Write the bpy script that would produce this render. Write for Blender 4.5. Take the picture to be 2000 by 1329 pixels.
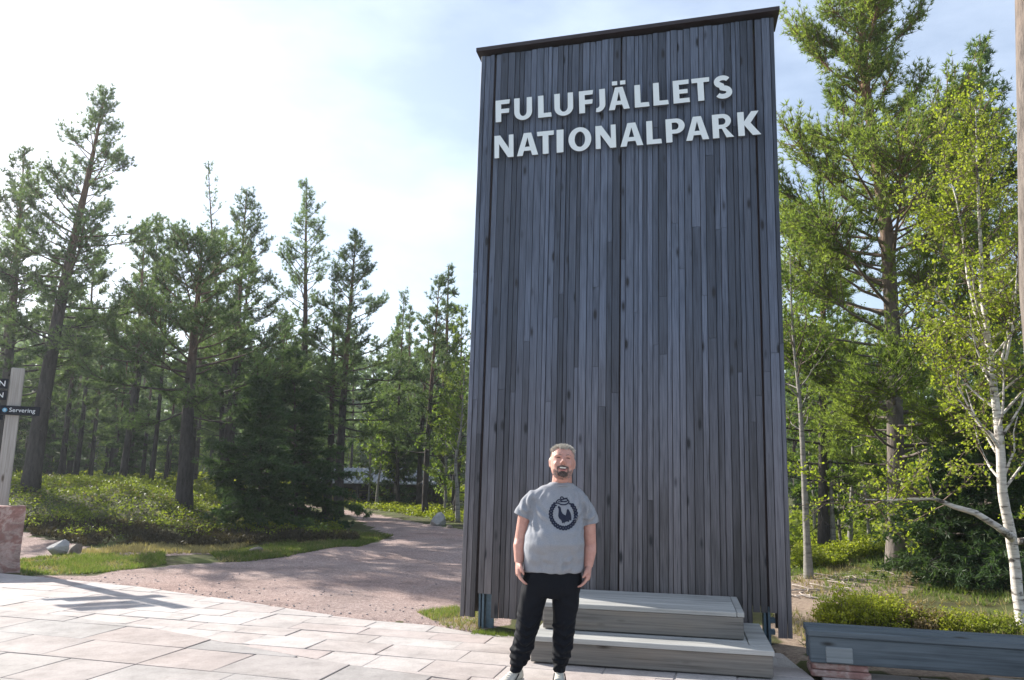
import bpy, math, random
import numpy as np
from mathutils import Vector, Matrix
from mathutils.bvhtree import BVHTree

for o in list(bpy.data.objects): bpy.data.objects.remove(o)
SC = bpy.context.scene
COL = SC.collection
rad = math.radians

# ------------------------------------------------------------------ camera
CAM_H, FPX, PITCH, ROLL = 1.55, 1500.0, rad(9.74), rad(1.0)
cF = Vector((0, math.cos(PITCH), math.sin(PITCH)))
_r0, _u0 = Vector((1, 0, 0)), Vector((0, -math.sin(PITCH), math.cos(PITCH)))
cR = _r0*math.cos(ROLL) + _u0*math.sin(ROLL)
cU = _u0*math.cos(ROLL) - _r0*math.sin(ROLL)
cam = bpy.data.objects.new('camera', bpy.data.cameras.new('camera'))
COL.objects.link(cam)
cam.data.sensor_width = 36.0
cam.data.lens = 27.0
cam.data.clip_start = 0.05
cam.data.clip_end = 2000
m = Matrix((cR, cU, -cF)).transposed().to_4x4()
m.translation = (0, 0, CAM_H)
cam.matrix_world = m
SC.camera = cam

# ------------------------------------------------------------------ world and sun
SUN_EL, SUN_AZ = rad(30), rad(-53)      # azimuth measured from +Y towards +X
world = bpy.data.worlds.new('World')
SC.world = world
world.use_nodes = True
wt = world.node_tree
wt.nodes.clear()
W = lambda t: wt.nodes.new('ShaderNode' + t)
w_out, w_bg, w_sky = W('OutputWorld'), W('Background'), W('TexSky')
w_sky.sky_type = 'NISHITA'
w_sky.sun_disc = False
w_sky.sun_elevation = SUN_EL
w_sky.sun_rotation = SUN_AZ
w_sky.air_density = 1.0
w_sky.dust_density = 1.2
w_sky.ozone_density = 1.6
w_tc, w_map, w_noise, w_ramp, w_mix = W('TexCoord'), W('Mapping'), W('TexNoise'), W('ValToRGB'), W('MixRGB')
w_map.inputs['Scale'].default_value = (1.3, 1.3, 3.2)
w_map.inputs['Rotation'].default_value = (0.2, 0.3, 0.7)
w_noise.inputs['Scale'].default_value = 1.5
w_noise.inputs['Detail'].default_value = 7
w_noise.inputs['Roughness'].default_value = 0.55
w_ramp.color_ramp.elements[0].position = 0.46
w_ramp.color_ramp.elements[0].color = (0.17, 0.17, 0.17, 1)
w_ramp.color_ramp.elements[1].position = 0.78
w_ramp.color_ramp.elements[1].color = (0.5, 0.5, 0.5, 1)
w_mix.inputs[2].default_value = (11.0, 12.2, 14.0, 1)
wt.links.new(w_tc.outputs['Generated'], w_map.inputs[0])
wt.links.new(w_map.outputs[0], w_noise.inputs['Vector'])
wt.links.new(w_noise.outputs['Fac'], w_ramp.inputs[0])
wt.links.new(w_ramp.outputs[0], w_mix.inputs[0])
wt.links.new(w_sky.outputs[0], w_mix.inputs[1])
wt.links.new(w_mix.outputs[0], w_bg.inputs[0])
w_bg.inputs[1].default_value = 0.085
wt.links.new(w_bg.outputs[0], w_out.inputs[0])

sun = bpy.data.objects.new('sun', bpy.data.lights.new('sun', 'SUN'))
COL.objects.link(sun)
sun.data.energy = 5.0
sun.data.angle = rad(0.6)
sun.data.color = (1.0, 0.94, 0.85)
sd = Vector((math.sin(SUN_AZ)*math.cos(SUN_EL), math.cos(SUN_AZ)*math.cos(SUN_EL), math.sin(SUN_EL)))
sun.rotation_euler = sd.to_track_quat('Z', 'Y').to_euler()
sun.location = sd*50

SC.view_settings.view_transform = 'Standard'
SC.view_settings.look = 'None'
SC.view_settings.gamma = 1
SC.view_settings.use_curve_mapping = False
SC.view_settings.exposure = 1.0
try:
    SC.cycles.max_bounces = 8
    SC.cycles.diffuse_bounces = 4
    SC.cycles.transmission_bounces = 4
    SC.cycles.transparent_max_bounces = 4
    SC.cycles.sample_clamp_indirect = 6
except Exception:
    pass

# ------------------------------------------------------------------ helpers
def ray(px, py):
    return cF + cR*((px-1000)/FPX) + cU*((664.5-py)/FPX)
def at(px, py, Y):
    d = ray(px, py); t = Y/d.y
    return Vector((d.x*t, Y, CAM_H+d.z*t))
def gz(px, py, z=0.0):
    d = ray(px, py); t = (z-CAM_H)/d.z
    return Vector((d.x*t, d.y*t, z))

def tag(o, label=None, cat=None, group=None, kind=None):
    if label: o['label'] = label
    if cat: o['category'] = cat
    if group: o['group'] = group
    if kind: o['kind'] = kind
    return o
def empty(name, loc=(0, 0, 0), rz=0.0):
    o = bpy.data.objects.new(name, None)
    o.empty_display_size = 0.2
    o.location = loc
    o.rotation_euler = (0, 0, rz)
    COL.objects.link(o)
    return o
def link(name, me, parent=None):
    o = bpy.data.objects.new(name, me)
    COL.objects.link(o)
    if parent is not None: o.parent = parent
    return o
def copy_tree(o, parent=None):
    c = o.copy(); COL.objects.link(c); c.parent = parent
    for ch in list(o.children): copy_tree(ch, c)
    return c

class MB:
    """collects shapes for one mesh"""
    def __init__(s): s.v = []; s.f = []; s.sm = []
    def add(s, vs, fs, smooth=False):
        n = len(s.v); s.v += [tuple(v) for v in vs]
        s.f += [tuple(i+n for i in f) for f in fs]; s.sm += [smooth]*len(fs)
    def hexa(s, p):          # 8 corners: bottom ring 0-3, top ring 4-7
        s.add(p, [(3, 2, 1, 0), (4, 5, 6, 7), (0, 1, 5, 4), (1, 2, 6, 5), (2, 3, 7, 6), (3, 0, 4, 7)])
    def box(s, x0, x1, y0, y1, z0, z1, b=0.0):
        if b <= 0:
            s.hexa([(x0, y0, z0), (x1, y0, z0), (x1, y1, z0), (x0, y1, z0), (x0, y0, z1), (x1, y0, z1), (x1, y1, z1), (x0, y1, z1)])
            return
        # chamfered along every edge
        X, Y, Z = (x0, x1), (y0, y1), (z0, z1)
        vs = []; idx = {}
        for i in (0, 1):
            for j in (0, 1):
                for k in (0, 1):
                    si, sj, sk = (b if i == 0 else -b), (b if j == 0 else -b), (b if k == 0 else -b)
                    for ax in range(3):
                        p = [X[i]+si, Y[j]+sj, Z[k]+sk]
                        p[ax] = (X[i], Y[j], Z[k])[ax]
                        idx[(i, j, k, ax)] = len(vs); vs.append(p)
        g = lambda i, j, k, a: idx[(i, j, k, a)]
        fs = []
        fs += [(g(0,0,0,0), g(0,0,1,0), g(0,1,1,0), g(0,1,0,0)), (g(1,0,0,0), g(1,1,0,0), g(1,1,1,0), g(1,0,1,0))]
        fs += [(g(0,0,0,1), g(1,0,0,1), g(1,0,1,1), g(0,0,1,1)), (g(0,1,0,1), g(0,1,1,1), g(1,1,1,1), g(1,1,0,1))]
        fs += [(g(0,0,0,2), g(0,1,0,2), g(1,1,0,2), g(1,0,0,2)), (g(0,0,1,2), g(1,0,1,2), g(1,1,1,2), g(0,1,1,2))]
        for a, b_, c in ((0, 1, 2), (1, 2, 0), (0, 2, 1)):
            for u in (0, 1):
                for w in (0, 1):
                    def key(t, ax):
                        q = [0, 0, 0]; q[a] = u; q[b_] = w; q[c] = t
                        return idx[(q[0], q[1], q[2], ax)]
                    fs.append((key(0, a), key(1, a), key(1, b_), key(0, b_)))
        for i in (0, 1):
            for j in (0, 1):
                for k in (0, 1): fs.append((g(i,j,k,0), g(i,j,k,1), g(i,j,k,2)))
        s.add(vs, fs)
    def tube(s, pts, rr, n=6, cap=True, jitter=0, rnd=None):
        pts = [Vector(p) for p in pts]
        vs = []; up = None
        for i, p in enumerate(pts):
            d = (pts[min(i+1, len(pts)-1)]-pts[max(i-1, 0)])
            if d.length < 1e-9: d = Vector((0, 0, 1))
            d.normalize()
            if up is None:
                up = Vector((1, 0, 0)) if abs(d.x) < 0.8 else Vector((0, 1, 0))
            a = (up - d*up.dot(d)).normalized(); b = d.cross(a); up = a
            r = rr[i] if hasattr(rr, '__len__') else rr
            rx, ry = r if hasattr(r, '__len__') else (r, r)
            for k in range(n):
                t = 2*math.pi*k/n
                q = 1 + (rnd.uniform(-jitter, jitter) if jitter else 0)
                vs.append(p + a*(math.cos(t)*rx*q) + b*(math.sin(t)*ry*q))
        fs = []
        for i in range(len(pts)-1):
            for k in range(n):
                k2 = (k+1) % n
                fs.append((i*n+k, i*n+k2, (i+1)*n+k2, (i+1)*n+k))
        if cap:
            fs.append(tuple(range(n-1, -1, -1)))
            fs.append(tuple((len(pts)-1)*n+k for k in range(n)))
        s.add(vs, fs, True)
    def loft(s, rings, n=20, p=2.0):   # rings of (cx, cy, cz, rx, ry), horizontal
        vs = []
        for (cx, cy, cz, rx, ry) in rings:
            for k in range(n):
                t = 2*math.pi*k/n; c, q = math.cos(t), math.sin(t)
                vs.append((cx+rx*math.copysign(abs(c)**(2/p), c), cy+ry*math.copysign(abs(q)**(2/p), q), cz))
        fs = []
        for i in range(len(rings)-1):
            for k in range(n):
                k2 = (k+1) % n
                fs.append((i*n+k, i*n+k2, (i+1)*n+k2, (i+1)*n+k))
        fs.append(tuple(range(n-1, -1, -1))); fs.append(tuple((len(rings)-1)*n+k for k in range(n)))
        s.add(vs, fs, True)
    def ball(s, c, r, nu=12, nv=8, rot=None):
        r = r if hasattr(r, '__len__') else (r, r, r)
        vs = []
        for j in range(1, nv):
            ph = math.pi*j/nv
            for i in range(nu):
                t = 2*math.pi*i/nu
                vs.append(Vector((r[0]*math.sin(ph)*math.cos(t), r[1]*math.sin(ph)*math.sin(t), r[2]*math.cos(ph))))
        vs += [Vector((0, 0, r[2])), Vector((0, 0, -r[2]))]
        if rot: vs = [rot @ v for v in vs]
        c = Vector(c); vs = [v+c for v in vs]
        fs = []
        for j in range(nv-2):
            for i in range(nu):
                i2 = (i+1) % nu
                fs.append((j*nu+i, (j+1)*nu+i, (j+1)*nu+i2, j*nu+i2))
        T, B = len(vs)-2, len(vs)-1
        for i in range(nu):
            i2 = (i+1) % nu
            fs.append((T, i, i2)); fs.append((B, (nv-2)*nu+i2, (nv-2)*nu+i))
        s.add(vs, fs, True)
    def mesh(s, name, mat=None):
        me = bpy.data.meshes.new(name)
        me.from_pydata(s.v, [], s.f)
        me.polygons.foreach_set('use_smooth', s.sm)
        if mat: me.materials.append(mat)
        me.update()
        return me
    def build(s, name, mat, parent=None):
        return link(name, s.mesh(name, mat), parent)

def np_mesh(name, V, F, mat, attr=None):
    """triangles / quads from numpy arrays; attr: value per vertex stored as colour attribute v"""
    me = bpy.data.meshes.new(name)
    nv, nf, k = len(V), len(F), F.shape[1]
    me.vertices.add(nv); me.loops.add(nf*k); me.polygons.add(nf)
    me.vertices.foreach_set('co', np.ascontiguousarray(V, dtype=np.float32).ravel())
    me.loops.foreach_set('vertex_index', np.ascontiguousarray(F, dtype=np.int32).ravel())
    me.polygons.foreach_set('loop_start', np.arange(0, nf*k, k, dtype=np.int32))
    me.update(calc_edges=True)
    if attr is not None:
        a = me.attributes.new('v', 'FLOAT', 'POINT')
        a.data.foreach_set('value', np.ascontiguousarray(attr, dtype=np.float32))
    if mat: me.materials.append(mat)
    me.validate()
    return me

def _norm(a): return a/np.maximum(np.linalg.norm(a, axis=1, keepdims=True), 1e-9)
def blades(rng, C, D, k, l, w, spread, vjit=0.25, vbase=None):
    """k thin triangles per tuft at C, roughly along D"""
    n = len(C)
    c = np.repeat(C, k, 0); d = np.repeat(D, k, 0)
    d = _norm(d + spread*rng.standard_normal(d.shape))
    L = l*rng.uniform(.65, 1.2, (n*k, 1))
    sd_ = _norm(np.cross(d, rng.standard_normal(d.shape)))
    wv = w*rng.uniform(.7, 1.3, (n*k, 1))
    V = np.stack([c+sd_*wv/2, c-sd_*wv/2, c+d*L], 1).reshape(-1, 3)
    F = np.arange(n*k*3).reshape(-1, 3)
    tv = rng.uniform(0.5-vjit, 0.5+vjit, n) if vbase is None else vbase
    a = np.repeat(np.clip(np.repeat(tv, k)+rng.uniform(-.12, .12, n*k), 0, 1), 3)
    return V, F, a
def leaves(rng, C, k, l, w, scatter, vjit=0.3, flat=0.0, vbase=None):
    """k small diamond leaves round each C"""
    n = len(C)*k
    c = np.repeat(C, k, 0) + rng.standard_normal((n, 3))*scatter
    d = _norm(rng.standard_normal((n, 3))*np.array([1, 1, 1-flat]) + np.array([0, 0, -.15]))
    s_ = _norm(np.cross(d, rng.standard_normal((n, 3))))
    L = l*rng.uniform(.6, 1.25, (n, 1)); wv = w*rng.uniform(.7, 1.2, (n, 1))
    V = np.stack([c, c+d*L*.5+s_*wv/2, c+d*L, c+d*L*.5-s_*wv/2], 1).reshape(-1, 3)
    F = np.arange(n*4).reshape(-1, 4)
    tv = rng.uniform(.5-vjit, .5+vjit, len(C)) if vbase is None else vbase
    a = np.repeat(np.clip(np.repeat(tv, k)+rng.uniform(-.15, .15, n), 0, 1), 4)
    return V, F, a

def pip(x, y, poly):
    c = False; j = len(poly)-1
    for i in range(len(poly)):
        if (poly[i][1] > y) != (poly[j][1] > y) and x < (poly[j][0]-poly[i][0])*(y-poly[i][1])/(poly[j][1]-poly[i][1])+poly[i][0]:
            c = not c
        j = i
    return c
def sstep(a, b, x):
    t = max(0.0, min(1.0, (x-a)/(b-a))); return t*t*(3-2*t)

# ------------------------------------------------------------------ materials
class NT:
    def __init__(s, name):
        s.m = bpy.data.materials.new(name); s.m.use_nodes = True
        s.t = s.m.node_tree; s.t.nodes.clear()
        s.out = s.n('OutputMaterial')
    def n(s, t, **kw):
        q = s.t.nodes.new('ShaderNode'+t)
        for k, v in kw.items():
            if k in ('inp',):
                for a, b in v.items(): q.inputs[a].default_value = b
            else: setattr(q, k, v)
        return q
    def l(s, a, b): s.t.links.new(a, b)
    def coords(s, kind='Object', scale=(1, 1, 1), loc=None):
        tc = s.n('TexCoord'); mp = s.n('Mapping'); mp.inputs['Scale'].default_value = scale
        s.l(tc.outputs[kind], mp.inputs[0])
        if loc is not None: s.l(loc, mp.inputs['Location'])
        return mp.outputs[0]
    def noise(s, vec, scale, detail=4, rough=.55):
        q = s.n('TexNoise'); q.inputs['Scale'].default_value = scale; q.inputs['Detail'].default_value = detail; q.inputs['Roughness'].default_value = rough
        if vec is not None: s.l(vec, q.inputs['Vector'])
        return q.outputs['Fac']
    def ramp(s, fac, stops):
        q = s.n('ValToRGB'); e = q.color_ramp.elements
        while len(e) > 1: e.remove(e[-1])
        e[0].position = stops[0][0]; e[0].color = tuple(stops[0][1])+(1,) if hasattr(stops[0][1], '__len__') else (stops[0][1],)*3+(1,)
        for p, c in stops[1:]:
            x = e.new(p); x.color = tuple(c)+(1,) if hasattr(c, '__len__') else (c,)*3+(1,)
        s.l(fac, q.inputs[0]); return q.outputs[0]
    def mix(s, fac, a, b, mode='MIX'):
        q = s.n('MixRGB', blend_type=mode)
        for i, v in ((0, fac), (1, a), (2, b)):
            if hasattr(v, 'default_value') or hasattr(v, 'links'): s.l(v, q.inputs[i])
            elif i == 0: q.inputs[0].default_value = v
            else: q.inputs[i].default_value = tuple(v)+(1,) if len(v) == 3 else v
        return q.outputs[0]
    def math(s, op, a, b=0.0):
        q = s.n('Math', operation=op)
        for i, v in ((0, a), (1, b)):
            if hasattr(v, 'links'): s.l(v, q.inputs[i])
            else: q.inputs[i].default_value = v
        return q.outputs[0]
    def bump(s, h, strength=.3, dist=.02):
        q = s.n('Bump'); q.inputs['Strength'].default_value = strength; q.inputs['Distance'].default_value = dist
        s.l(h, q.inputs['Height']); return q.outputs[0]
    def pbr(s, col, rough=.7, normal=None, metal=0.0, spec=.5, **kw):
        q = s.n('BsdfPrincipled')
        for k, v in (('Base Color', col), ('Roughness', rough), ('Metallic', metal), ('Specular IOR Level', spec)):
            if hasattr(v, 'links'): s.l(v, q.inputs[k])
            else: q.inputs[k].default_value = (tuple(v)+(1,) if k == 'Base Color' else v)
        for k, v in kw.items(): q.inputs[k.replace('_', ' ')].default_value = v
        if normal is not None: s.l(normal, q.inputs['Normal'])
        s.l(q.outputs[0], s.out.inputs[0]); return q
    def rand(s): return s.n('ObjectInfo').outputs['Random']

def mat_plain(name, col, rough=.7, var=.15, scale=30, bump=.1, metal=0.0, spec=.4):
    t = NT(name); v = t.coords('Object')
    f = t.noise(v, scale, 5)
    c = t.ramp(f, [(.25, [x*(1-var) for x in col]), (.75, [min(1, x*(1+var)) for x in col])])
    t.pbr(c, rough, t.bump(f, bump, .01), metal, spec)
    return t.m

def mat_wood(name, dark, light, axis='z', warm=None, rough=.75, knots=True, rnd=.35, foot=None, fine=1.0):
    """weathered timber, grain along the given local axis"""
    t = NT(name)
    r = t.rand()
    off = t.n('CombineXYZ')
    for i, k in enumerate((37.0, 91.0, 53.0)): t.l(t.math('MULTIPLY', r, k), off.inputs[i])
    sc = {'z': (60*fine, 60*fine, 1.2*fine), 'x': (1.2*fine, 60*fine, 60*fine)}[axis]
    g1 = t.noise(t.coords('Object', sc, off.outputs[0]), 1.0, 6, .6)
    sc2 = {'z': (6, 6, .8), 'x': (.8, 6, 6)}[axis]
    g2 = t.noise(t.coords('Object', sc2, off.outputs[0]), 1.0, 4, .6)
    base = t.ramp(g1, [(.30, dark), (.44, [a*.5+b*.5 for a, b in zip(dark, light)]), (.72, light)])
    if warm:
        base = t.mix(t.ramp(g2, [(.45, 0.0), (.75, .7)]), base, t.mix(1.0, base, warm, 'MULTIPLY'))
    tone = t.ramp(r, [(0, 1-rnd), (.5, 1.0), (1, 1+rnd*.7)])
    base = t.mix(1.0, base, tone, 'MULTIPLY')
    stain = t.ramp(g2, [(.3, .55), (.48, 1.0), (.75, 1.18)])
    base = t.mix(1.0, base, stain, 'MULTIPLY')
    h = g1
    if foot:       # browner, less silvered wood towards the foot
        ge = t.n('NewGeometry'); sx = t.n('SeparateXYZ'); t.l(ge.outputs['Position'], sx.inputs[0])
        zz = t.math('ADD', sx.outputs['Z'], t.math('MULTIPLY', t.math('SUBTRACT', g2, .5), 1.5))
        base = t.mix(t.ramp(t.math('MULTIPLY', zz, .25), [(.15, 1.0), (.8, 0.0)]), base, t.mix(1.0, base, foot, 'MULTIPLY'))
    if knots:
        vs = {'z': (7.5, 3, 2.4), 'x': (2.4, 3, 7.5)}[axis]
        vo = t.n('TexVoronoi'); vo.inputs['Scale'].default_value = 1.0; vo.inputs['Randomness'].default_value = 1.0
        t.l(t.coords('Object', vs, off.outputs[0]), vo.inputs['Vector'])
        kn = t.ramp(vo.outputs['Distance'], [(.08, 1.0), (.125, .5), (.19, 0.0)])
        base = t.mix(kn, base, (dark[0]*.45, dark[1]*.38, dark[2]*.32))
    t.pbr(base, rough, t.bump(h, .35, .004), 0, .35)
    return t.m

def mat_leaf(name, c0, c1, transl=.4, spec=.25, rough=.5):
    t = NT(name)
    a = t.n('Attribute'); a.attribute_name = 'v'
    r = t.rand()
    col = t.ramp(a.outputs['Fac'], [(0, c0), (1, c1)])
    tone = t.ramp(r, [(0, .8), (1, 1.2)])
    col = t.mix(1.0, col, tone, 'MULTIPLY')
    p = t.pbr(col, rough, None, 0, spec)
    tr = t.n('BsdfTranslucent')
    t.l(t.mix(1.0, col, (1.5, 1.6, .8), 'MULTIPLY'), tr.inputs[0])
    mx = t.n('MixShader'); mx.inputs[0].default_value = transl
    t.l(p.outputs[0], mx.inputs[1]); t.l(tr.outputs[0], mx.inputs[2]); t.l(mx.outputs[0], t.out.inputs[0])
    return t.m

M = {}
M['tower_wood'] = mat_wood('weathered_cladding', (.030, .039, .062), (.132, .164, .232), 'z', (1.0, .92, .86), rough=.6, foot=(1.45, 1.06, .76), rnd=.48, fine=2.6)
M['step_wood'] = mat_wood('weathered_step_timber', (.105, .098, .09), (.25, .235, .215), 'x', (1.05, .9, .75), rnd=.12)
M['deck_wood'] = mat_wood('silvered_skylit_deck_timber', (.30, .30, .29), (.50, .50, .48), 'x', None, rough=.6, knots=False, rnd=.12)  # weathered grey, with sky reflection on the treads put into its paleness
M['bench_wood'] = mat_wood('grey_bench_timber', (.055, .07, .082), (.12, .145, .165), 'x', None, rnd=.08)
M['bench_patch'] = mat_wood('pale_repair_wood', (.14, .165, .18), (.25, .28, .30), 'x', (1, .9, .8), knots=False, rnd=.05)
M['post_wood'] = mat_wood('pale_post_timber', (.22, .20, .18), (.42, .39, .36), 'z', None, rnd=.05)
M['dark_gap'] = mat_plain('dark_tarred_backing', (.05, .036, .036), .9, .2)
M['cap'] = mat_plain('dark_brown_sheet_metal', (.022, .012, .014), .5, .2, 20, .05, .0, .5)
M['steel'] = mat_plain('galvanised_steel', (.13, .19, .24), .5, .25, 25, .1, .6, .5)
M['letter'] = mat_plain('off_white_letter_paint', (.74, .80, .82), .5, .03, 8, .02)
M['navy'] = mat_plain('navy_sign_enamel', (.004, .007, .016), .6, .1, 8, .02, 0, .2)
M['sign_white'] = mat_plain('white_sign_print', (.75, .78, .8), .5, .02)
M['sign_blue'] = mat_plain('blue_sign_symbol', (.10, .35, .55), .5, .02)

def mat_sandstone(name, cols, rough=.8, sc=2.2, bump=.35):
    t = NT(name); r = t.rand()
    off = t.n('CombineXYZ')
    for i, k in enumerate((17.0, 29.0, 43.0)): t.l(t.math('MULTIPLY', r, k), off.inputs[i])
    v = t.coords('Object', (1, 1, 1), off.outputs[0])
    f1 = t.noise(v, sc, 6, .6); f2 = t.noise(v, 60, 4, .7); f3 = t.noise(v, sc*3, 8, .7)
    c = t.ramp(r, [(i/(len(cols)-1), x) for i, x in enumerate(cols)])
    c = t.mix(1.0, c, t.ramp(f1, [(.3, .78), (.55, 1.0), (.8, 1.14)]), 'MULTIPLY')
    c = t.mix(1.0, c, t.ramp(f3, [(.3, .80), (.5, 1.0), (.75, 1.08)]), 'MULTIPLY')
    c = t.mix(1.0, c, t.ramp(f2, [(.3, .88), (.7, 1.1)]), 'MULTIPLY')
    ge = t.n('NewGeometry')
    w1_ = t.noise(ge.outputs['Position'], 1.1, 8, .68); w2_ = t.noise(ge.outputs['Position'], 7, 6, .75)
    c = t.mix(t.ramp(w1_, [(.50, 0.0), (.66, .55)]), c, t.mix(1.0, c, (.74, .71, .69), 'MULTIPLY'))
    c = t.mix(t.ramp(w2_, [(.60, 0.0), (.72, .5)]), c, t.mix(1.0, c, (.62, .57, .53), 'MULTIPLY'))
    h = t.math('ADD', t.math('MULTIPLY', f3, .8), t.math('MULTIPLY', f2, .25))
    t.pbr(c, rough, t.bump(h, bump, .012), 0, .35)
    return t.m
M['paving'] = mat_sandstone('pale_pink_sandstone', [(.42, .36, .34), (.46, .415, .39), (.435, .385, .365), (.475, .44, .42), (.41, .345, .325)])
M['paving_grey'] = mat_sandstone('grey_sandstone', [(.34, .315, .30), (.365, .32, .305), (.335, .315, .305), (.375, .345, .33), (.365, .31, .29)])
M['joint'] = mat_plain('paving_joint_sand', (.40, .365, .34), .95, .25, 60, .4)

# red veined block stone
t = NT('red_veined_sandstone'); v = t.coords('Object', (1, 1, 1.2))
w1 = t.n('TexNoise'); w1.inputs['Scale'].default_value = 1.5; w1.inputs['Detail'].default_value = 7; w1.inputs['Roughness'].default_value = .55; w1.inputs['Distortion'].default_value = 2.2
t.l(v, w1.inputs['Vector'])
f2 = t.noise(v, 30, 5, .7); f3 = t.noise(v, 4, 5, .6)
c = t.ramp(w1.outputs['Fac'], [(.3, (.22, .095, .08)), (.46, (.31, .165, .14)), (.52, (.46, .34, .30)), (.58, (.33, .19, .165)), (.75, (.25, .12, .10))])
c = t.mix(1.0, c, t.ramp(f3, [(.35, .7), (.65, 1.1)]), 'MULTIPLY')
c = t.mix(1.0, c, t.ramp(f2, [(.3, .75), (.7, 1.15)]), 'MULTIPLY')
t.pbr(c, .75, t.bump(f2, .4, .02), 0, .4)
M['red_stone'] = t.m
M['pale_rock'] = mat_sandstone('pale_granite', [(.42, .41, .40), (.40, .39, .38)], .85, 6, .8)
M['brown_rock'] = mat_sandstone('brown_lichen_rock', [(.22, .18, .14), (.20, .17, .14)], .85, 6, .8)

# bark
def mat_bark(name, low, high, split=(.25, .5), sc=(9, 9, 2.2)):
    t = NT(name)
    v = t.coords('Object', sc)
    f = t.noise(v, 1.6, 6, .7); g = t.n('TexCoord')
    sx = t.n('SeparateXYZ'); t.l(g.outputs['Generated'], sx.inputs[0])
    z = t.math('ADD', sx.outputs['Z'], t.math('MULTIPLY', t.math('SUBTRACT', f, .5), .25))
    k = t.ramp(z, [(split[0], 0.0), (split[1], 1.0)])
    c = t.mix(k, low, high)
    c = t.mix(1.0, c, t.ramp(f, [(.3, .45), (.55, 1.0), (.8, 1.35)]), 'MULTIPLY')
    t.pbr(c, .9, t.bump(f, .9, .03), 0, .2)
    return t.m
M['pine_bark'] = mat_bark('pine_bark', (.075, .065, .062), (.19, .105, .065), (.4, .8))
M['pine_bark_warm'] = mat_bark('sunlit_flaky_pine_bark', (.20, .17, .15), (.25, .155, .10), (.35, .7))
M['spruce_bark'] = mat_bark('spruce_bark', (.10, .09, .085), (.12, .10, .085))
t = NT('birch_bark')
v = t.coords('Object', (7, 7, 38)); f = t.noise(v, 1.0, 3, .5)
v2 = t.coords('Object', (5, 5, 7)); f2 = t.noise(v2, 1.0, 5, .65)
c = t.ramp(f, [(.34, (.16, .135, .12)), (.42, (.50, .465, .43)), (.62, (.66, .62, .57))])
c = t.mix(t.ramp(f2, [(.56, 0.0), (.64, 1.0)]), c, (.06, .05, .045))
c = t.mix(t.ramp(f2, [(.25, .55), (.42, 0.0)]), c, (.46, .34, .26))
t.pbr(c, .65, t.bump(f, .3, .01), 0, .35)
M['birch_bark'] = t.m
t = NT('grey_birch_bark')
v = t.coords('Object', (7, 7, 30)); f = t.noise(v, 1.0, 3, .5); f2 = t.noise(t.coords('Object', (5, 5, 4)), 1.0, 5, .65)
c = t.ramp(f, [(.32, (.10, .09, .08)), (.42, (.22, .205, .185)), (.7, (.29, .27, .24))])
c = t.mix(t.ramp(f2, [(.55, 0.0), (.66, 1.0)]), c, (.08, .07, .06))
t.pbr(c, .75, t.bump(f, .3, .01), 0, .3)
M['grey_birch'] = t.m
M['twig'] = mat_plain('brown_twig_bark', (.13, .095, .075), .85, .25)

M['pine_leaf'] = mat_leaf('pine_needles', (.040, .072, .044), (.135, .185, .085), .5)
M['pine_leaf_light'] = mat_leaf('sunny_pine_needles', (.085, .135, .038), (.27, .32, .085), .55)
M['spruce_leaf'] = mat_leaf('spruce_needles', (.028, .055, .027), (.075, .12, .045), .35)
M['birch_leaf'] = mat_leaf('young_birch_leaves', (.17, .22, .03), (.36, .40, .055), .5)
M['under_leaf'] = mat_leaf('understorey_leaves', (.06, .11, .025), (.17, .22, .05), .5)
M['bilberry'] = mat_leaf('bilberry_leaves', (.10, .13, .018), (.34, .36, .05), .5)
M['bilberry_dark'] = mat_leaf('lingonberry_leaves', (.06, .09, .018), (.25, .28, .045), .5)
M['heath'] = mat_leaf('brown_heath_leaves', (.09, .06, .04), (.26, .20, .11), .35)
M['heather'] = mat_leaf('dark_heather', (.030, .024, .020), (.12, .095, .055), .25)
M['heath'] = mat_leaf('brown_heath_leaves', (.09, .06, .04), (.26, .20, .11), .35)
M['grass'] = mat_leaf('fresh_grass', (.06, .10, .025), (.19, .235, .06), .4)
M['dry_grass'] = mat_leaf('dry_grass', (.17, .14, .07), (.36, .30, .17), .35)

# terrain: litter / moss, gravel by mask, dry patches by mask
t = NT('forest_floor_and_gravel')
tc = t.n('TexCoord'); P = tc.outputs['Object']
gat = t.n('Attribute'); gat.attribute_name = 'gravel'
dat = t.n('Attribute'); dat.attribute_name = 'dry'
n1 = t.noise(P, 1.3, 6, .65); n2 = t.noise(P, 22, 5, .75); n3 = t.noise(P, .35, 4, .6); n4 = t.noise(P, 70, 3, .7)
floor_ = t.ramp(n1, [(.3, (.045, .036, .022)), (.48, (.075, .075, .028)), (.62, (.10, .12, .035)), (.8, (.17, .19, .05))])
dry = t.ramp(n2, [(.25, (.13, .085, .07)), (.5, (.30, .225, .17)), (.75, (.44, .36, .27))])
gravel = t.ramp(n2, [(.22, (.15, .12, .118)), (.42, (.27, .225, .212)), (.56, (.36, .31, .29)), (.75, (.50, .44, .41))])
gravel = t.mix(1.0, gravel, t.ramp(n4, [(.32, .45), (.5, 1.0), (.68, 1.5)]), 'MULTIPLY')
gravel = t.mix(t.ramp(n3, [(.4, 0.0), (.65, .6)]), gravel, t.mix(1.0, gravel, (1.04, .90, .84), 'MULTIPLY'))
gravel = t.mix(1.0, gravel, (1.06, .95, .92), 'MULTIPLY')
gravel = t.mix(1.0, gravel, t.ramp(n1, [(.28, .62), (.48, 1.0), (.7, 1.12)]), 'MULTIPLY')
dm = t.ramp(t.math('ADD', dat.outputs['Fac'], t.math('MULTIPLY', t.math('SUBTRACT', n1, .5), .8)), [(.4, 0.0), (.6, 1.0)])
c = t.mix(dm, floor_, dry)
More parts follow.
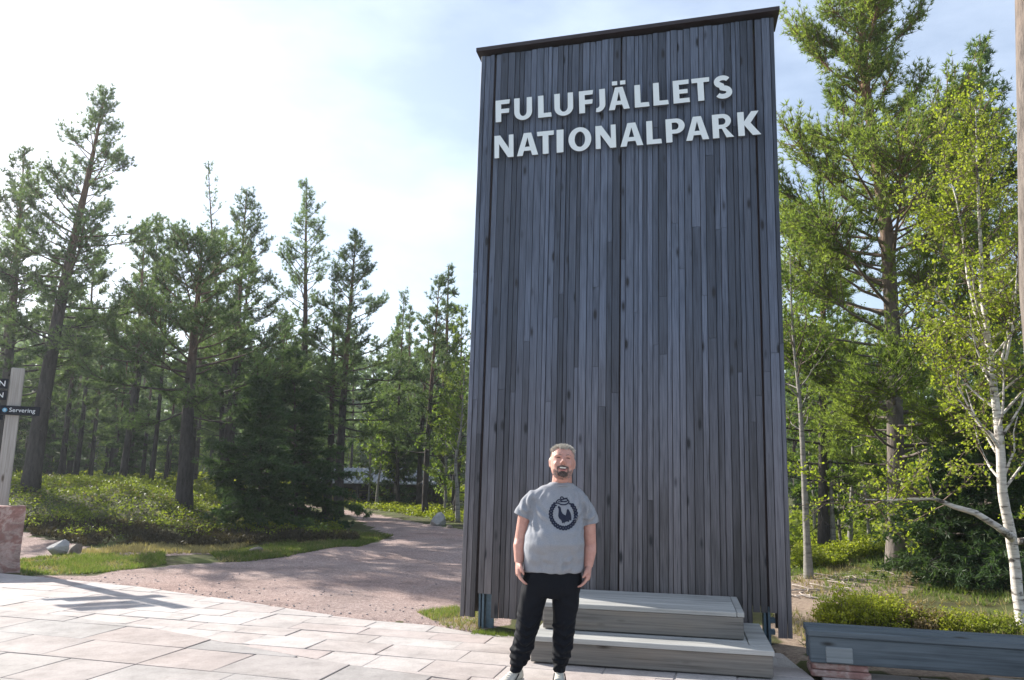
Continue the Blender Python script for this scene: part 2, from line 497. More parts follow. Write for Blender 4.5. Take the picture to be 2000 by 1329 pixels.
gm = t.ramp(t.math('ADD', gat.outputs['Fac'], t.math('MULTIPLY', t.math('SUBTRACT', n2, .5), .7)), [(.42, 0.0), (.58, 1.0)])
c = t.mix(gm, c, gravel)
t.pbr(c, .95, t.bump(t.math('ADD', n2, t.math('MULTIPLY', n4, .5)), .7, .03), 0, .2)
M['terrain'] = t.m

# ------------------------------------------------------------------ terrain
PATH_C = [(-1.2, 17.0), (-2.3, 20.0), (-3.6, 23.0), (-5.2, 26.5), (-7.0, 29.5), (-10.5, 33.0), (-15.0, 36.0)]
def path_dist(x, y):
    b = 1e9
    for (x0, y0), (x1, y1) in zip(PATH_C[:-1], PATH_C[1:]):
        dx, dy = x1-x0, y1-y0
        t_ = max(0, min(1, ((x-x0)*dx+(y-y0)*dy)/(dx*dx+dy*dy)))
        b = min(b, math.hypot(x-x0-dx*t_, y-y0-dy*t_))
    return b
def wob(x, y):
    return (math.sin(x*1.7+y*.9)+math.sin(x*.8-y*1.9+1.3)+math.sin(x*3.1+y*2.3+.4)*.5)/2.5
def zt(x, y):
    z = -0.012
    base = .06*sstep(18, 30, y)
    mound = .96*sstep(15.2, 20.2, y-0.03*(x+8))*(1-.5*sstep(26, 36, y))
    lat = sstep(0, 1, (-x-3.2-.24*max(0, y-17))/7.2) if x < 0 else 0.0
    pd = path_dist(x, y)
    m_ = mound*lat*(.82+.18*sstep(6, 14, -x))*sstep(1.4, 4.2, pd)
    z += base + m_
    bump_ = .07*wob(x, y)*sstep(11.0, 14, y)*sstep(1.2, 2.5, pd)
    if x > 2.5: bump_ = .05*wob(x*1.3, y*1.3)*sstep(8.2, 10.5, y)
    return z + bump_

PAVE_EDGE = [(-16, 13.6), (-10.5, 12.45), (-7.24, 11.38), (-4.98, 10.49), (-3.06, 9.37), (-1.69, 8.53), (-.68, 8.16), (-.30, 7.86), (2.46, 7.21), (2.40, 6.34), (2.95, 6.16), (5.2, 5.56), (9, 4.6)]
PAVE = PAVE_EDGE + [(9, -7), (-16, -7)]
GR_POLY = [(-7.4, 11.3), (-4.9, 10.3), (-3.0, 9.2), (-1.6, 8.4), (-.3, 8.0), (.1, 8.6), (.4, 12), (.6, 17), (-.6, 20.2), (-1.75, 22.0), (-2.6, 23.2), (-4.2, 26.2), (-5.5, 28.6), (-9, 32), (-15, 34.5), (-15, 37.5), (-10, 34.5), (-7.4, 31), (-6.3, 28.4), (-5.0, 25.2), (-3.9, 22.0), (-2.8, 18.6)]
GR_POLY += [tuple(gz(*p)[:2]) for p in ((755, 1052), (700, 1066), (560, 1087), (430, 1094), (335, 1104), (250, 1112), (165, 1123), (60, 1124))]
GR2 = [tuple(gz(*p)[:2]) for p in ((30, 1090), (110, 1083), (330, 1090), (430, 1078), (330, 1070), (160, 1066), (45, 1052), (0, 1052))]
DRY_P = [[tuple(gz(*p)[:2]) for p in q] for q in (
    [(1550, 1122), (1640, 1112), (1800, 1118), (1800, 1150), (1660, 1165), (1600, 1215), (1585, 1290), (1500, 1300), (1500, 1150)],
    [(1600, 1250), (1800, 1222), (2000, 1245), (2100, 1290), (1900, 1330), (1600, 1300)],
    [(1630, 1050), (1900, 1052), (1900, 1064), (1630, 1064)],
    [(800, 1188), (880, 1180), (980, 1215), (930, 1232), (865, 1224)])]
def gmask(x, y):
    xj, yj = x+.10*wob(y*3, x*3), y+.14*wob(x*2.5, y*2)
    g = 1.0 if (pip(xj, yj, GR_POLY) or pip(xj, yj, GR2)) else 0.0
    return g
xs = sorted(set([round(v, 3) for v in list(np.arange(-150, -60, 15.0))+list(np.arange(-60, -16, 2.2))+list(np.arange(-16, -9, .4))+list(np.arange(-9, 1.0, .16))+list(np.arange(1.0, 9, .22))+list(np.arange(9, 16, .5))+list(np.arange(16, 60, 2.2))+list(np.arange(60, 152, 15.0))]))
ys = sorted(set([round(v, 3) for v in list(np.arange(-60, -20, 13.0))+list(np.arange(-20, 5, 2.5))+list(np.arange(5, 14, .16))+list(np.arange(14, 24, .22))+list(np.arange(24, 40, .5))+list(np.arange(40, 90, 2.5))+list(np.arange(90, 152, 15.0))]))
V = []; G = []; DR = []
for y in ys:
    for x in xs:
        inp = pip(x, y, PAVE)
        V.append((x, y, -.11 if inp else zt(x, y)))
        G.append(gmask(x, y) if (-16 < x < 1.5 and 6 < y < 38) else 0.0)
        d_ = 0.0
        if x > -1.5 and y < 24:
            for q in DRY_P:
                if pip(x+.15*wob(y*2, x*2), y+.15*wob(x*2, y*2), q): d_ = 1.0
        DR.append(d_)
nx_ = len(xs); FA = []; FB = []
for j in range(len(ys)-1):
    for i in range(nx_-1):
        q = (j*nx_+i, j*nx_+i+1, (j+1)*nx_+i+1, (j+1)*nx_+i)
        (FB if sum(G[k] for k in q) >= 2.0 else FA).append(q)
def sub_mesh(name, faces):
    used = sorted(set(i for f in faces for i in f)); mp = {a: b for b, a in enumerate(used)}
    me = bpy.data.meshes.new(name)
    me.from_pydata([V[i] for i in used], [], [tuple(mp[i] for i in f) for f in faces])
    for nm, arr in (('gravel', G), ('dry', DR)):
        a = me.attributes.new(nm, 'FLOAT', 'POINT'); a.data.foreach_set('value', [arr[i] for i in used])
    me.polygons.foreach_set('use_smooth', [True]*len(faces))
    me.materials.append(M['terrain']); me.update()
    return me
tag(link('ground', sub_mesh('ground', FA)), kind='structure')
tag(link('gravel_path', sub_mesh('gravel_path', FB)), kind='structure')

# ------------------------------------------------------------------ pavement
pm = MB()
pm.add([(x, y, -.0075) for x, y in PAVE]+[(x, y, -.14) for x, y in PAVE],
       [tuple(range(len(PAVE)-1, -1, -1))]+[(i, (i+1) % len(PAVE), (i+1) % len(PAVE)+len(PAVE), i+len(PAVE)) for i in range(len(PAVE))])
pav = tag(pm.build('pavement', M['joint']), kind='structure')
def clip_poly(poly, a, b):           # keep the side to the right of a->b
    out = []
    f = lambda p: (b[0]-a[0])*(p[1]-a[1])-(b[1]-a[1])*(p[0]-a[0])
    for i in range(len(poly)):
        p, q = poly[i], poly[(i+1) % len(poly)]
        fp, fq = f(p), f(q)
        if fp <= 0: out.append(p)
        if fp*fq < 0:
            s = fp/(fp-fq); out.append((p[0]+(q[0]-p[0])*s, p[1]+(q[1]-p[1])*s))
    return out
def edge_y(x):
    for (x0, y0), (x1, y1) in zip(PAVE_EDGE[:-1], PAVE_EDGE[1:]):
        if x0 <= x <= x1: return y0+(y1-y0)*(x-x0)/(x1-x0)
    return 5
rs = random.Random(5)
ROT = rad(-15); ca, sa = math.cos(ROT), math.sin(ROT)
INNER = [(-12, 9.6), (-5.42, 8.59), (-4.69, 8.37), (-3.41, 7.79), (-2.3, 7.12), (-1.18, 6.48), (-.3, 6.1), (1.2, 5.6), (4, 4.6)]
def inner_y(x):
    for (x0, y0), (x1, y1) in zip(INNER[:-1], INNER[1:]):
        if x0 <= x <= x1: return y0+(y1-y0)*(x-x0)/(x1-x0)
    return -99
stones = []
def stone_rows(rows, lens, want_inner):
    v_ = 2.0
    while v_ < 15:
        h_ = rs.uniform(*rows); u_ = -14+rs.uniform(0, .5)
        while u_ < 8:
            l_ = rs.uniform(*lens); g_ = .003
            poly = [(u_+g_, v_+g_), (u_+l_-g_, v_+g_), (u_+l_-g_, v_+h_-g_), (u_+g_, v_+h_-g_)]
            poly = [(p[0]+rs.uniform(-.010, .006)*(1 if p[0] > u_+l_/2 else -1), p[1]+rs.uniform(-.010, .006)*(1 if p[1] > v_+h_/2 else -1)) for p in poly]
            poly = [(p[0]*ca-p[1]*sa, p[0]*sa+p[1]*ca) for p in poly]
            u_ += l_
            cx = sum(p[0] for p in poly)/4; cy = sum(p[1] for p in poly)/4
            if cy < 4.2 or cy > edge_y(cx)+.5 or abs(cx) > cy*.82+1.2: continue
            if cx > 5.3: continue
            line = INNER if True else None
            for (a, b) in zip(INNER[:-1], INNER[1:]):
                if a[0]-.12 <= cx <= b[0]+.12:
                    if want_inner:
                        poly = clip_poly(poly, (a[0], a[1]-.006), (b[0], b[1]-.006)) if len(poly) > 2 else poly
                    else:
                        poly = clip_poly(poly, (b[0], b[1]+.006), (a[0], a[1]+.006)) if len(poly) > 2 else poly
            if cx > -.5 and not want_inner and len(poly) > 2: pass
            for (a, b) in zip(PAVE_EDGE[:-1], PAVE_EDGE[1:]):
                # the edge is convex left of the tower and along it
                if len(poly) > 2 and a[0]-.35 <= cx <= b[0]+.35 and b[0] < 2.6: poly = clip_poly(poly, a, b)
            if len(poly) < 3: continue
            ar = abs(sum(poly[i][0]*poly[(i+1) % len(poly)][1]-poly[(i+1) % len(poly)][0]*poly[i][1] for i in range(len(poly))))/2
            if ar < .02: continue
            stones.append((poly, want_inner, ar))
        v_ += h_
stone_rows((.30, .42), (.42, .85), False)
stone_rows((.50, .72), (.60, 1.10), True)
def stone_key(s):
    cx = sum(p[0] for p in s[0])/len(s[0]); cy = sum(p[1] for p in s[0])/len(s[0])
    return math.hypot(cx, cy)
stones.sort(key=stone_key)
rest = MB()
for k, (poly, inner, ar) in enumerate(stones):
    cx = sum(p[0] for p in poly)/len(poly); cy = sum(p[1] for p in poly)/len(poly)
    dz = rs.uniform(-.003, .002)+(.004 if inner else 0); tx, ty = rs.uniform(-.003, .003), rs.uniform(-.003, .003)
    n = len(poly); b = .004
    area = sum(poly[i][0]*poly[(i+1) % n][1]-poly[(i+1) % n][0]*poly[i][1] for i in range(n))
    if area < 0: poly = poly[::-1]
    vs = []
    for p in poly: vs.append((p[0]-cx, p[1]-cy, -.05))
    for p in poly: vs.append((p[0]-cx, p[1]-cy, -.002+dz+tx*(p[0]-cx)+ty*(p[1]-cy)))
    for p in poly:
        q = Vector((p[0]-cx, p[1]-cy)); s_ = max(.3, 1-b*1.4/max(q.length, .03))
        vs.append((q.x*s_, q.y*s_, dz+tx*q.x+ty*q.y))
    fs = [tuple(2*n+i for i in range(n))]
    for i in range(n):
        j = (i+1) % n
        fs += [(i, j, n+j, n+i), (n+i, n+j, 2*n+j, 2*n+i)]
    if k < 296:
        mb = MB(); mb.add(vs, fs)
        o = mb.build('paving_stone', M['paving_grey'] if inner else M['paving'], pav)
        o.location = (cx, cy, 0)
    else:
        rest.add([(a+cx, b_+cy, c_) for a, b_, c_ in vs], fs)
if rest.v: tag(rest.build('paving_stones', M['paving'], pav), kind='stuff')
# kerb of flat dark stones along the foot of the tower

# ------------------------------------------------------------------ the tall sign wall
L0 = Vector((-0.47, 8.12, 0)); TW_ROT = rad(-12.16)
tw = empty('entrance_sign_wall', L0, TW_ROT)
tag(tw, 'tall weathered grey plank wall with big pale letters reading FULUFJÄLLETS NATIONALPARK', 'sign wall')
# local axes of the wall: x along the face, -y towards the camera, z up
BLc, BRc, TRc, TLc = (-.01, .11), (3.185, .09), (3.256, 6.357), (.07, 6.228)
def wall_pt(s, z):             # s 0..1 across, z metres -> local x
    b = BLc[0]+(BRc[0]-BLc[0])*s; t_ = TLc[0]+(TRc[0]-TLc[0])*s
    return b+(t_-b)*(z-.1)/6.2
def wall_top(s): return TLc[1]+(TRc[1]-TLc[1])*s
rt = random.Random(11)
def plank(s0, s1, z0, z1, front, thick, tilt):
    g = .0026/3.2
    a0, a1 = s0+g, s1-g
    ch = .0025
    zs = (z0, z1)
    vs = []
    for z in zs:
        xa, xb = wall_pt(a0, z), wall_pt(a1, z)
        vs += [(xa, -front+thick, z), (xa, -front-tilt+ch, z), (xa+ch, -front-tilt, z), (xb-ch, -front+tilt, z), (xb, -front+tilt+ch, z), (xb, -front+thick, z)]
    ox, oz = vs[0][0], z0
    vs = [(x-ox, y, z-oz) for x, y, z in vs]
    fs = [(i, (i+1) % 6, (i+1) % 6+6, i+6) for i in range(6)]+[(5, 4, 3, 2, 1, 0), (6, 7, 8, 9, 10, 11)]
    mb = MB(); mb.add(vs, fs)
    o = mb.build('plank', M['tower_wood'], tw); o.location = (ox, 0, oz)
    return o
cols = []
def fill(a, b, n):
    w = [rt.choice((.72, .9, 1.0, 1.12, 1.35)) for _ in range(n)]
    t_ = sum(w); x = a
    for q in w:
        cols.append((x, x+q*(b-a)/t_)); x += q*(b-a)/t_
fill(0, .0495, 3); fill(.0550, .4965, 22); fill(.5000, .9325, 22); fill(.9375, 1.0, 3)
for (a, b) in cols:
    mid = (a+b)/2; xm = wall_pt(mid, .2)
    zb = .105+rt.uniform(-.006, .006)
    if .135 < xm < .325: zb = .335
    if 2.845 < xm < 3.05: zb = .294
    if xm >= 3.05: zb = .075
    zt_ = wall_top(mid)-.012
    cuts = [zb]
    n = rt.choice((1, 1, 2, 2, 2, 3))
    for k in range(n-1):
        c_ = zb+(zt_-zb)*(k+1)/n+rt.uniform(-1.0, 1.0)
        cuts.append(min(max(c_, cuts[-1]+.6), zt_-.4))
    cuts.append(zt_)
    front = rt.choice((.0, .0, .004, .008, .012, .016)); 
    for k in range(len(cuts)-1):
        if cuts[k+1]-cuts[k] < .1: continue
        plank(a, b, cuts[k]+(.0015 if k else 0), cuts[k+1]-.0015, front+rt.uniform(-.002, .002), .026, rt.uniform(-.003, .003))
# dark backing, seen in the three narrow vertical gaps
mb = MB()
zb, zt_ = .345, wall_top(.5)-.10
mb.hexa([(wall_pt(.003, zb), .034, zb), (wall_pt(.997, zb), .034, zb), (wall_pt(.997, zb), .05, zb), (wall_pt(.003, zb), .05, zb),
         (wall_pt(.003, zt_), .034, zt_), (wall_pt(.997, zt_), .034, zt_), (wall_pt(.997, zt_), .05, zt_), (wall_pt(.003, zt_), .05, zt_)])
mb.build('backing', M['dark_gap'], tw)
# planks of the two narrow ends and of the back (whole lengths, wider)
for s0, xoff in ((0.0, 0), (1.0, 0)):
    for k in range(4):
        y0 = .055+k*.058
        mb = MB(); zz0, zz1 = .11, wall_top(s0)-.015
        xa, xb = wall_pt(s0, zz0), wall_pt(s0, zz1)
        d0, d1 = (0, .022) if s0 == 0 else (-.022, 0)
        mb.hexa([(xa+d0, y0, zz0), (xa+d1, y0, zz0), (xa+d1, y0+.055, zz0), (xa+d0, y0+.055, zz0), (xb+d0, y0, zz1), (xb+d1, y0, zz1), (xb+d1, y0+.055, zz1), (xb+d0, y0+.055, zz1)])
        mb.build('plank', M['tower_wood'], tw)
for k in range(26):
    s0, s1 = k/26+.0006, (k+1)/26-.0006
    zz0, zz1 = (.335 if (k in (1, 2, 23, 24)) else .11), wall_top(s0)-.015
    xa, xb, xc, xd = wall_pt(s0, zz0), wall_pt(s1, zz0), wall_pt(s0, zz1), wall_pt(s1, zz1)
    mb = MB(); mb.hexa([(xa, .29, zz0), (xb, .29, zz0), (xb, .313, zz0), (xa, .313, zz0), (xc, .29, zz1), (xd, .29, zz1), (xd, .313, zz1), (xc, .313, zz1)])
    mb.build('plank', M['tower_wood'], tw)
# sheet-metal cap with an overhang
mb = MB()
def capz(x): return 6.300+(6.432-6.300)*(x-.02)/(3.311-.02)
x0, x1 = .018, 3.312
mb.hexa([(x0, -.06, capz(x0)-.044), (x1, -.06, capz(x1)-.044), (x1, .36, capz(x1)-.044), (x0, .36, capz(x0)-.044), (x0, -.06, capz(x0)), (x1, -.06, capz(x1)), (x1, .36, capz(x1)), (x0, .36, capz(x0))])
mb.build('roof_cap', M['cap'], tw)
# galvanised steel legs inside the notches
def bars(lst, name, parent):
    mb = MB()
    for q in lst: mb.box(*q, b=.002)
    return mb.build(name, M['steel'], parent)
o = bars([(.168, .190, .06, .20, -.05, 5.9), (.205, .228, .05, .20, -.05, 5.9), (.232, .318, .11, .125, -.05, .9), (.186, .208, .15, .16, -.05, 5.9)], 'steel_post', tw)
o = bars([(2.935, 2.958, .06, .20, -.05, 5.9), (2.975, 2.998, .05, .20, -.05, 5.9), (2.954, 2.979, .15, .16, -.05, 5.9), (2.998, 3.045, .08, .15, .19, .235), (2.998, 3.04, .08, .15, .085, .13)], 'steel_post', tw)

# letters --------------------------------------------------------------
def arc(cx, cy, rx, ry, a0, a1, n=12):
    return [(cx+rx*math.cos(rad(a0+(a1-a0)*i/n)), cy+ry*math.sin(rad(a0+(a1-a0)*i/n))) for i in range(n+1)]
SV, SH = .245, .195
def glyph(ch, w):
    if ch == 'I': return [[(.01, 0), (w-.02, 0), (w, 1), (.02, 1)]]
    if ch == 'F': return [[(0, 0), (SV, 0), (SV, .39), (w-.05, .39), (w-.03, .39+SH), (SV, .39+SH), (SV, 1-SH), (w-.03, 1-SH), (w, 1), (0, 1)]]
    if ch == 'E': return [[(0, 0), (w, 0), (w-.01, SH), (SV, SH), (SV, .405), (w-.07, .405), (w-.07, .405+SH*.93), (SV, .405+SH*.93), (SV, 1-SH), (w-.02, 1-SH), (w-.01, 1), (0, 1)]]
    if ch == 'L': return [[(0, 0), (w, 0), (w-.02, SH), (SV, SH), (SV, 1), (.01, 1)]]
    if ch == 'T': return [[(w/2-SV/2, 0), (w/2+SV/2, 0), (w/2+SV/2, 1-SH), (w-.01, 1-SH), (w, 1), (0, 1), (.01, 1-SH), (w/2-SV/2, 1-SH)]]
    if ch == 'U':
        return [[(0, 1)]+arc(w/2, .36, w/2, .38, 180, 360, 20)+[(w, 1), (w-SV+.02, 1)]+arc(w/2, .38, w/2-SV+.01, .22, 360, 180, 16)+[(SV, 1)]]
    if ch == 'J':
        r = w-.02
        return [[(w, 1), (w-SV, 1)]+[(w-SV, .32)]+arc(w-SV-.16, .30, .16, .15, 0, -75, 8)+[(0, .155), (-.02, -.02)]+arc(w-.36, .32, .36, .345, -80, 0, 12)]
    if ch == 'O':
        return [arc(w/2, .5, w/2, .525, 0, 360, 36)[:-1], arc(w/2, .5, w/2-.255, .525-.19, 0, 360, 30)[:-1]]
    if ch in 'AÄ':
        a = w/2
        outer = [(0, 0), (.245, 0), (.30, .21), (w-.31, .21), (w-.25, 0), (w, 0), (a+.17, 1), (a-.15, 1)]
        hole = [(.345, .385), (w-.355, .385), (a+.005, .80)]
        r = [outer, hole]
        if ch == 'Ä': r += [[(a-.27, 1.10), (a-.05, 1.10), (a-.05, 1.28), (a-.27, 1.28)], [(a+.07, 1.10), (a+.29, 1.10), (a+.29, 1.28), (a+.07, 1.28)]]
        return r
    if ch == 'N':
        return [[(0, 0), (.20, 0), (.20, .62), (w-.24, 0), (w, 0), (w, 1), (w-.20, 1), (w-.20, .40), (.25, 1), (0, 1)]]
    if ch == 'P':
        return [[(0, 0), (SV, 0), (SV, .36), (w-.34, .36)]+arc(w-.35, .68, .35, .32, -90, 90, 16)+[(0, 1)],
                [(SV, .53), (w-.36, .53)]+arc(w-.37, .68, .13, .15, -80, 80, 10)+[(SV, .83)]]
    if ch == 'R':
        return [[(0, 0), (SV, 0), (SV, .38), (.36, .38), (w-.27, 0), (w+.02, 0), (w-.30, .42)]+arc(w-.39, .70, .32, .30, -65, 90, 16)+[(0, 1)],
                [(SV, .55), (w-.40, .55)]+arc(w-.40, .69, .12, .14, -80, 80, 10)+[(SV, .83)]]
    if ch == 'K':
        return [[(0, 0), (SV, 0), (SV, .44), (w-.30, 0), (w+.02, 0), (w-.36, .52), (w-.03, 1), (w-.31, 1), (SV, .60), (SV, 1), (0, 1)]]
    if ch == 'S':
        cl = arc(w*.50, .735, w*.5-.115, .168, 28, 270, 16)[:-1]+arc(w*.50, .270, w*.5-.105, .178, 96, -150, 18)
        L, R_ = [], []
        n = len(cl)
        for i, p in enumerate(cl):
            q0, q1 = cl[max(i-1, 0)], cl[min(i+1, n-1)]
            dx, dy = q1[0]-q0[0], q1[1]-q0[1]; d = math.hypot(dx, dy)
            th = .095+.022*math.sin(math.pi*i/(n-1))
            L.append((p[0]-dy/d*th, p[1]+dx/d*th)); R_.append((p[0]+dy/d*th, p[1]-dx/d*th))
        return [L+R_[::-1]]
def flat_mesh(name, contours, ext, bevel=0.0):
    cu = bpy.data.curves.new('outline', 'CURVE'); cu.dimensions = '2D'; cu.fill_mode = 'BOTH'
    cu.extrude = ext; cu.bevel_depth = bevel; cu.bevel_resolution = 0
    for c_ in contours:
        sp = cu.splines.new('POLY'); sp.points.add(len(c_)-1)
        for p, q in zip(sp.points, c_): p.co = (q[0], q[1], 0, 1)
        sp.use_cyclic_u = True
    if ext == 0: cu.fill_mode = 'FRONT' if False else 'BOTH'
    ob = bpy.data.objects.new('outline', cu); COL.objects.link(ob)
    dg = bpy.context.evaluated_depsgraph_get()
    me = bpy.data.meshes.new_from_object(ob.evaluated_get(dg)); me.name = name
    bpy.data.objects.remove(ob); bpy.data.curves.remove(cu)
    return me
ROW1 = [('F', .267, .431), ('U', .478, .679), ('L', .745, .896), ('U', .928, 1.135), ('F', 1.199, 1.356), ('J', 1.385, 1.484), ('Ä', 1.519, 1.742), ('L', 1.796, 1.951), ('L', 1.993, 2.152), ('E', 2.202, 2.371), ('T', 2.395, 2.58), ('S', 2.624, 2.803)]
ROW2 = [('N', .262, .477), ('A', .514, .75), ('T', .74, .927), ('I', .951, 1.033), ('O', 1.085, 1.332), ('N', 1.378, 1.595), ('A', 1.64, 1.88), ('L', 1.916, 2.074), ('P', 2.119, 2.315), ('A', 2.323, 2.557), ('R', 2.595, 2.802), ('K', 2.85, 3.071)]
M['letter_edge_shade'] = mat_plain('shaded_letter_edge', (.10, .11, .12), .6, .1, 8, .02)  # shade on the letter sides, put into a dark edge colour
for row_, (xa, za), (xb, zb), hh in ((ROW1, (.274, 5.372), (2.80, 5.440), .258), (ROW2, (.259, 4.949), (3.068, 5.011), .262)):
    sl = math.atan2(zb-za, xb-xa)
    for ch, a, b in row_:
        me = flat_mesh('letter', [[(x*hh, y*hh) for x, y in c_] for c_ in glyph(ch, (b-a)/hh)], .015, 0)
        me.materials.append(M['letter']); me.materials.append(M['letter_edge_shade'])
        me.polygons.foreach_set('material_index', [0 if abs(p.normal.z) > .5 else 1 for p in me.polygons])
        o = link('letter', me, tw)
        o.rotation_euler = (rad(90), -sl*.0, 0)
        o.rotation_euler = Matrix.Rotation(-sl, 3, 'Y').to_4x4().to_euler() if False else (Matrix.Rotation(-sl, 3, 'Y') @ Matrix.Rotation(rad(90), 3, 'X')).to_euler()
        o.location = (a, -.052, za+(a-xa)*math.tan(sl))

# ------------------------------------------------------------------ stepped timber platform at its foot
st = empty('step_platform', L0, TW_ROT)
tag(st, 'two-tier weathered timber step platform standing against the foot of the sign wall', 'steps')
def pl(name, mat, x0, x1, y0, y1, z0, z1, parent=st, b=.004):
    mb = MB(); cx, cy, cz = x0, y0, z0
    mb.box(0, x1-x0, 0, y1-y0, 0, z1-z0, b)
    o = mb.build(name, mat, parent); o.location = (x0, y0, z0)
    return o
# lower tier
pl('front_board', M['step_wood'], .955, 2.868, -1.255, -1.205, .012, .172)
pl('side_board', M['step_wood'], 2.818, 2.868, -1.203, -.13, .012, .172)
pl('side_board', M['step_wood'], .955, 1.005, -1.203, -.13, .012, .172)
pl('cap_plank', M['deck_wood'], .945, 2.880, -1.268, -1.092, .174, .214)
pl('cap_plank', M['deck_wood'], 2.712, 2.880, -1.090, -.12, .174, .214)
for k in range(7):
    y1 = -1.088+k*.139
    pl('deck_plank', M['deck_wood'], .95, 2.706, y1, y1+.134, .174, .209)
# upper tier
pl('front_board', M['step_wood'], .998, 2.682, -.918, -.872, .218, .392)
pl('side_board', M['step_wood'], 2.636, 2.682, -.870, -.062, .218, .392)
pl('side_board', M['step_wood'], .998, 1.044, -.870, -.062, .218, .392)
for k in range(7):
    y1 = -.922+k*.1235
    pl('deck_plank', M['deck_wood'], .992, 2.628, y1, y1+.1195, .394, .432)
pl('cap_plank', M['deck_wood'], 2.632, 2.690, -.922, -.058, .394, .432)
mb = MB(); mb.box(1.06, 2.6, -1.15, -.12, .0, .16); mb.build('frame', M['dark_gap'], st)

# ------------------------------------------------------------------ low timber bench on the right
B0 = Vector((2.41, 6.42, 0)); BROT = rad(-14.5)
be = empty('low_bench', B0, BROT)
tag(be, 'long low grey timber bench with a pale square repair patch on sandstone slabs', 'bench')
pl('front_beam', M['bench_wood'], 0, 3.0, 0, .10, .105, .302, be, .006)
pl('back_beam', M['bench_wood'], .0, 3.0, .22, .30, .105, .302, be, .006)
pl('seat_plank', M['bench_wood'], -.012, 3.02, -.014, .118, .304, .352, be, .007)
pl('seat_plank', M['bench_wood'], -.012, 3.02, .126, .226, .304, .350, be, .007)
pl('seat_plank', M['bench_wood'], -.012, 3.02, .234, .334, .304, .353, be, .007)
pl('repair_patch', M['bench_patch'], .115, .315, -.012, .02, .112, .232, be, .008)
for q in ((.01, .425, .015, .29, .052, .1), (.0, .44, -.005, .30, .0, .05), (2.3, 2.75, .01, .29, .05, .1), (2.28, 2.76, .0, .3, .0, .048)):
    mb = MB(); mb.box(0, q[1]-q[0], 0, q[3]-q[2], 0, q[5]-q[4], .008)
    o = mb.build('support_slab', M['red_stone'], be); o.location = (q[0], q[2], q[4])

# ------------------------------------------------------------------ stone block and signpost on the left
mb = MB(); rr = random.Random(3)
bx0, bx1, by0, by1, bh = -8.25, -7.13, 11.62, 11.92, .925
N_ = 6
def wobble(p, k):
    return Vector(p)+Vector((rr.uniform(-k, k), rr.uniform(-k, k), rr.uniform(-k, k)*.5))
rings = []
for i in range(9):
    z = -.1+(bh+.1)*i/8; e = .035*max(0, 1-i/2.2)-.008*(i == 8)
    ring = []
    for (x, y) in [(bx0-e+(bx1-bx0+2*e)*t_/6, by0-e) for t_ in range(6)]+[(bx1+e, by0-e+(by1-by0+2*e)*t_/4) for t_ in range(4)]+[(bx1+e-(bx1-bx0+2*e)*t_/6, by1+e) for t_ in range(6)]+[(bx0-e, by1+e-(by1-by0+2*e)*t_/4) for t_ in range(4)]:
        ring.append(wobble((x-(y-by0)*.68, y+(x-bx1)*.25, z), .007))
    rings.append(ring)
vs = [p for r_ in rings for p in r_]; n = len(rings[0])
fs = [(i*n+k, i*n+(k+1) % n, (i+1)*n+(k+1) % n, (i+1)*n+k) for i in range(8) for k in range(n)]+[tuple(8*n+k for k in range(n))]
mb.add(vs, fs)
o = mb.build('stone_block', M['red_stone'])
tag(o, 'red veined sandstone block standing at the left edge of the paving', 'stone block')

sp_ = empty('signpost', (-7.80, 12.05, 0), rad(29))
tag(sp_, 'tall pale wooden signpost with dark Servering finger board behind the red stone block', 'signpost')
pl('post', M['post_wood'], -.078, .105, -.045, .045, -.1, 3.03, sp_, .012)
def text_obj(s, size, mat, parent, loc, rot, name='lettering', bold=0.0):
    cu = bpy.data.curves.new('t', 'FONT'); cu.body = s; cu.size = size; cu.extrude = .001; cu.offset = bold
    cu.resolution_u = 3
    ob = bpy.data.objects.new('t', cu); COL.objects.link(ob)
    me = bpy.data.meshes.new_from_object(ob.evaluated_get(bpy.context.evaluated_depsgraph_get())); me.name = name
    bpy.data.objects.remove(ob); bpy.data.curves.remove(cu)
    me.materials.append(mat)
    o = link(name, me, parent); o.location = loc; o.rotation_euler = rot
    return o
fb = pl('finger_board', M['navy'], -.16, .375, -.085, -.05, 2.29, 2.43, sp_, .003)
def onb(o, parent, inv):
    o.location = Vector(o.location)-Vector(inv); o.parent = parent
o = text_obj('Servering', .092, M['sign_white'], fb, (.125, -.003, .045), (rad(90), 0, 0))
mb = MB(); mb.tube([(.070, -.0035, .070), (.070, -.001, .070)], .034, 16); sy = mb.build('symbol', M['sign_blue'], fb)
mb = MB(); mb.box(.057, .063, -.0055, -.004, .05, .09); mb.box(.076, .082, -.0055, -.004, .05, .09); mb.box(.067, .072, -.0055, -.004, .05, .09); mb.build('symbol_print', M['sign_white'], fb)
fb2 = pl('finger_board', M['navy'], -.85, -.088, -.085, -.05, 2.69, 2.845, sp_, .003); text_obj('N', .125, M['sign_white'], fb2, (.635, -.003, .035), (rad(90), 0, 0))
fb3 = pl('finger_board', M['navy'], -.88, -.088, -.085, -.05, 2.515, 2.66, sp_, .003); text_obj('N', .115, M['sign_white'], fb3, (.665, -.003, .035), (rad(90), 0, 0))
fb4 = pl('finger_board', M['navy'], -.80, -.10, -.085, -.05, 2.20, 2.285, sp_, .003)
fb5 = pl('finger_board', M['navy'], -.70, -.165, .05, .08, 2.30, 2.47, sp_, .003)
for f_ in (fb2, fb3): pass

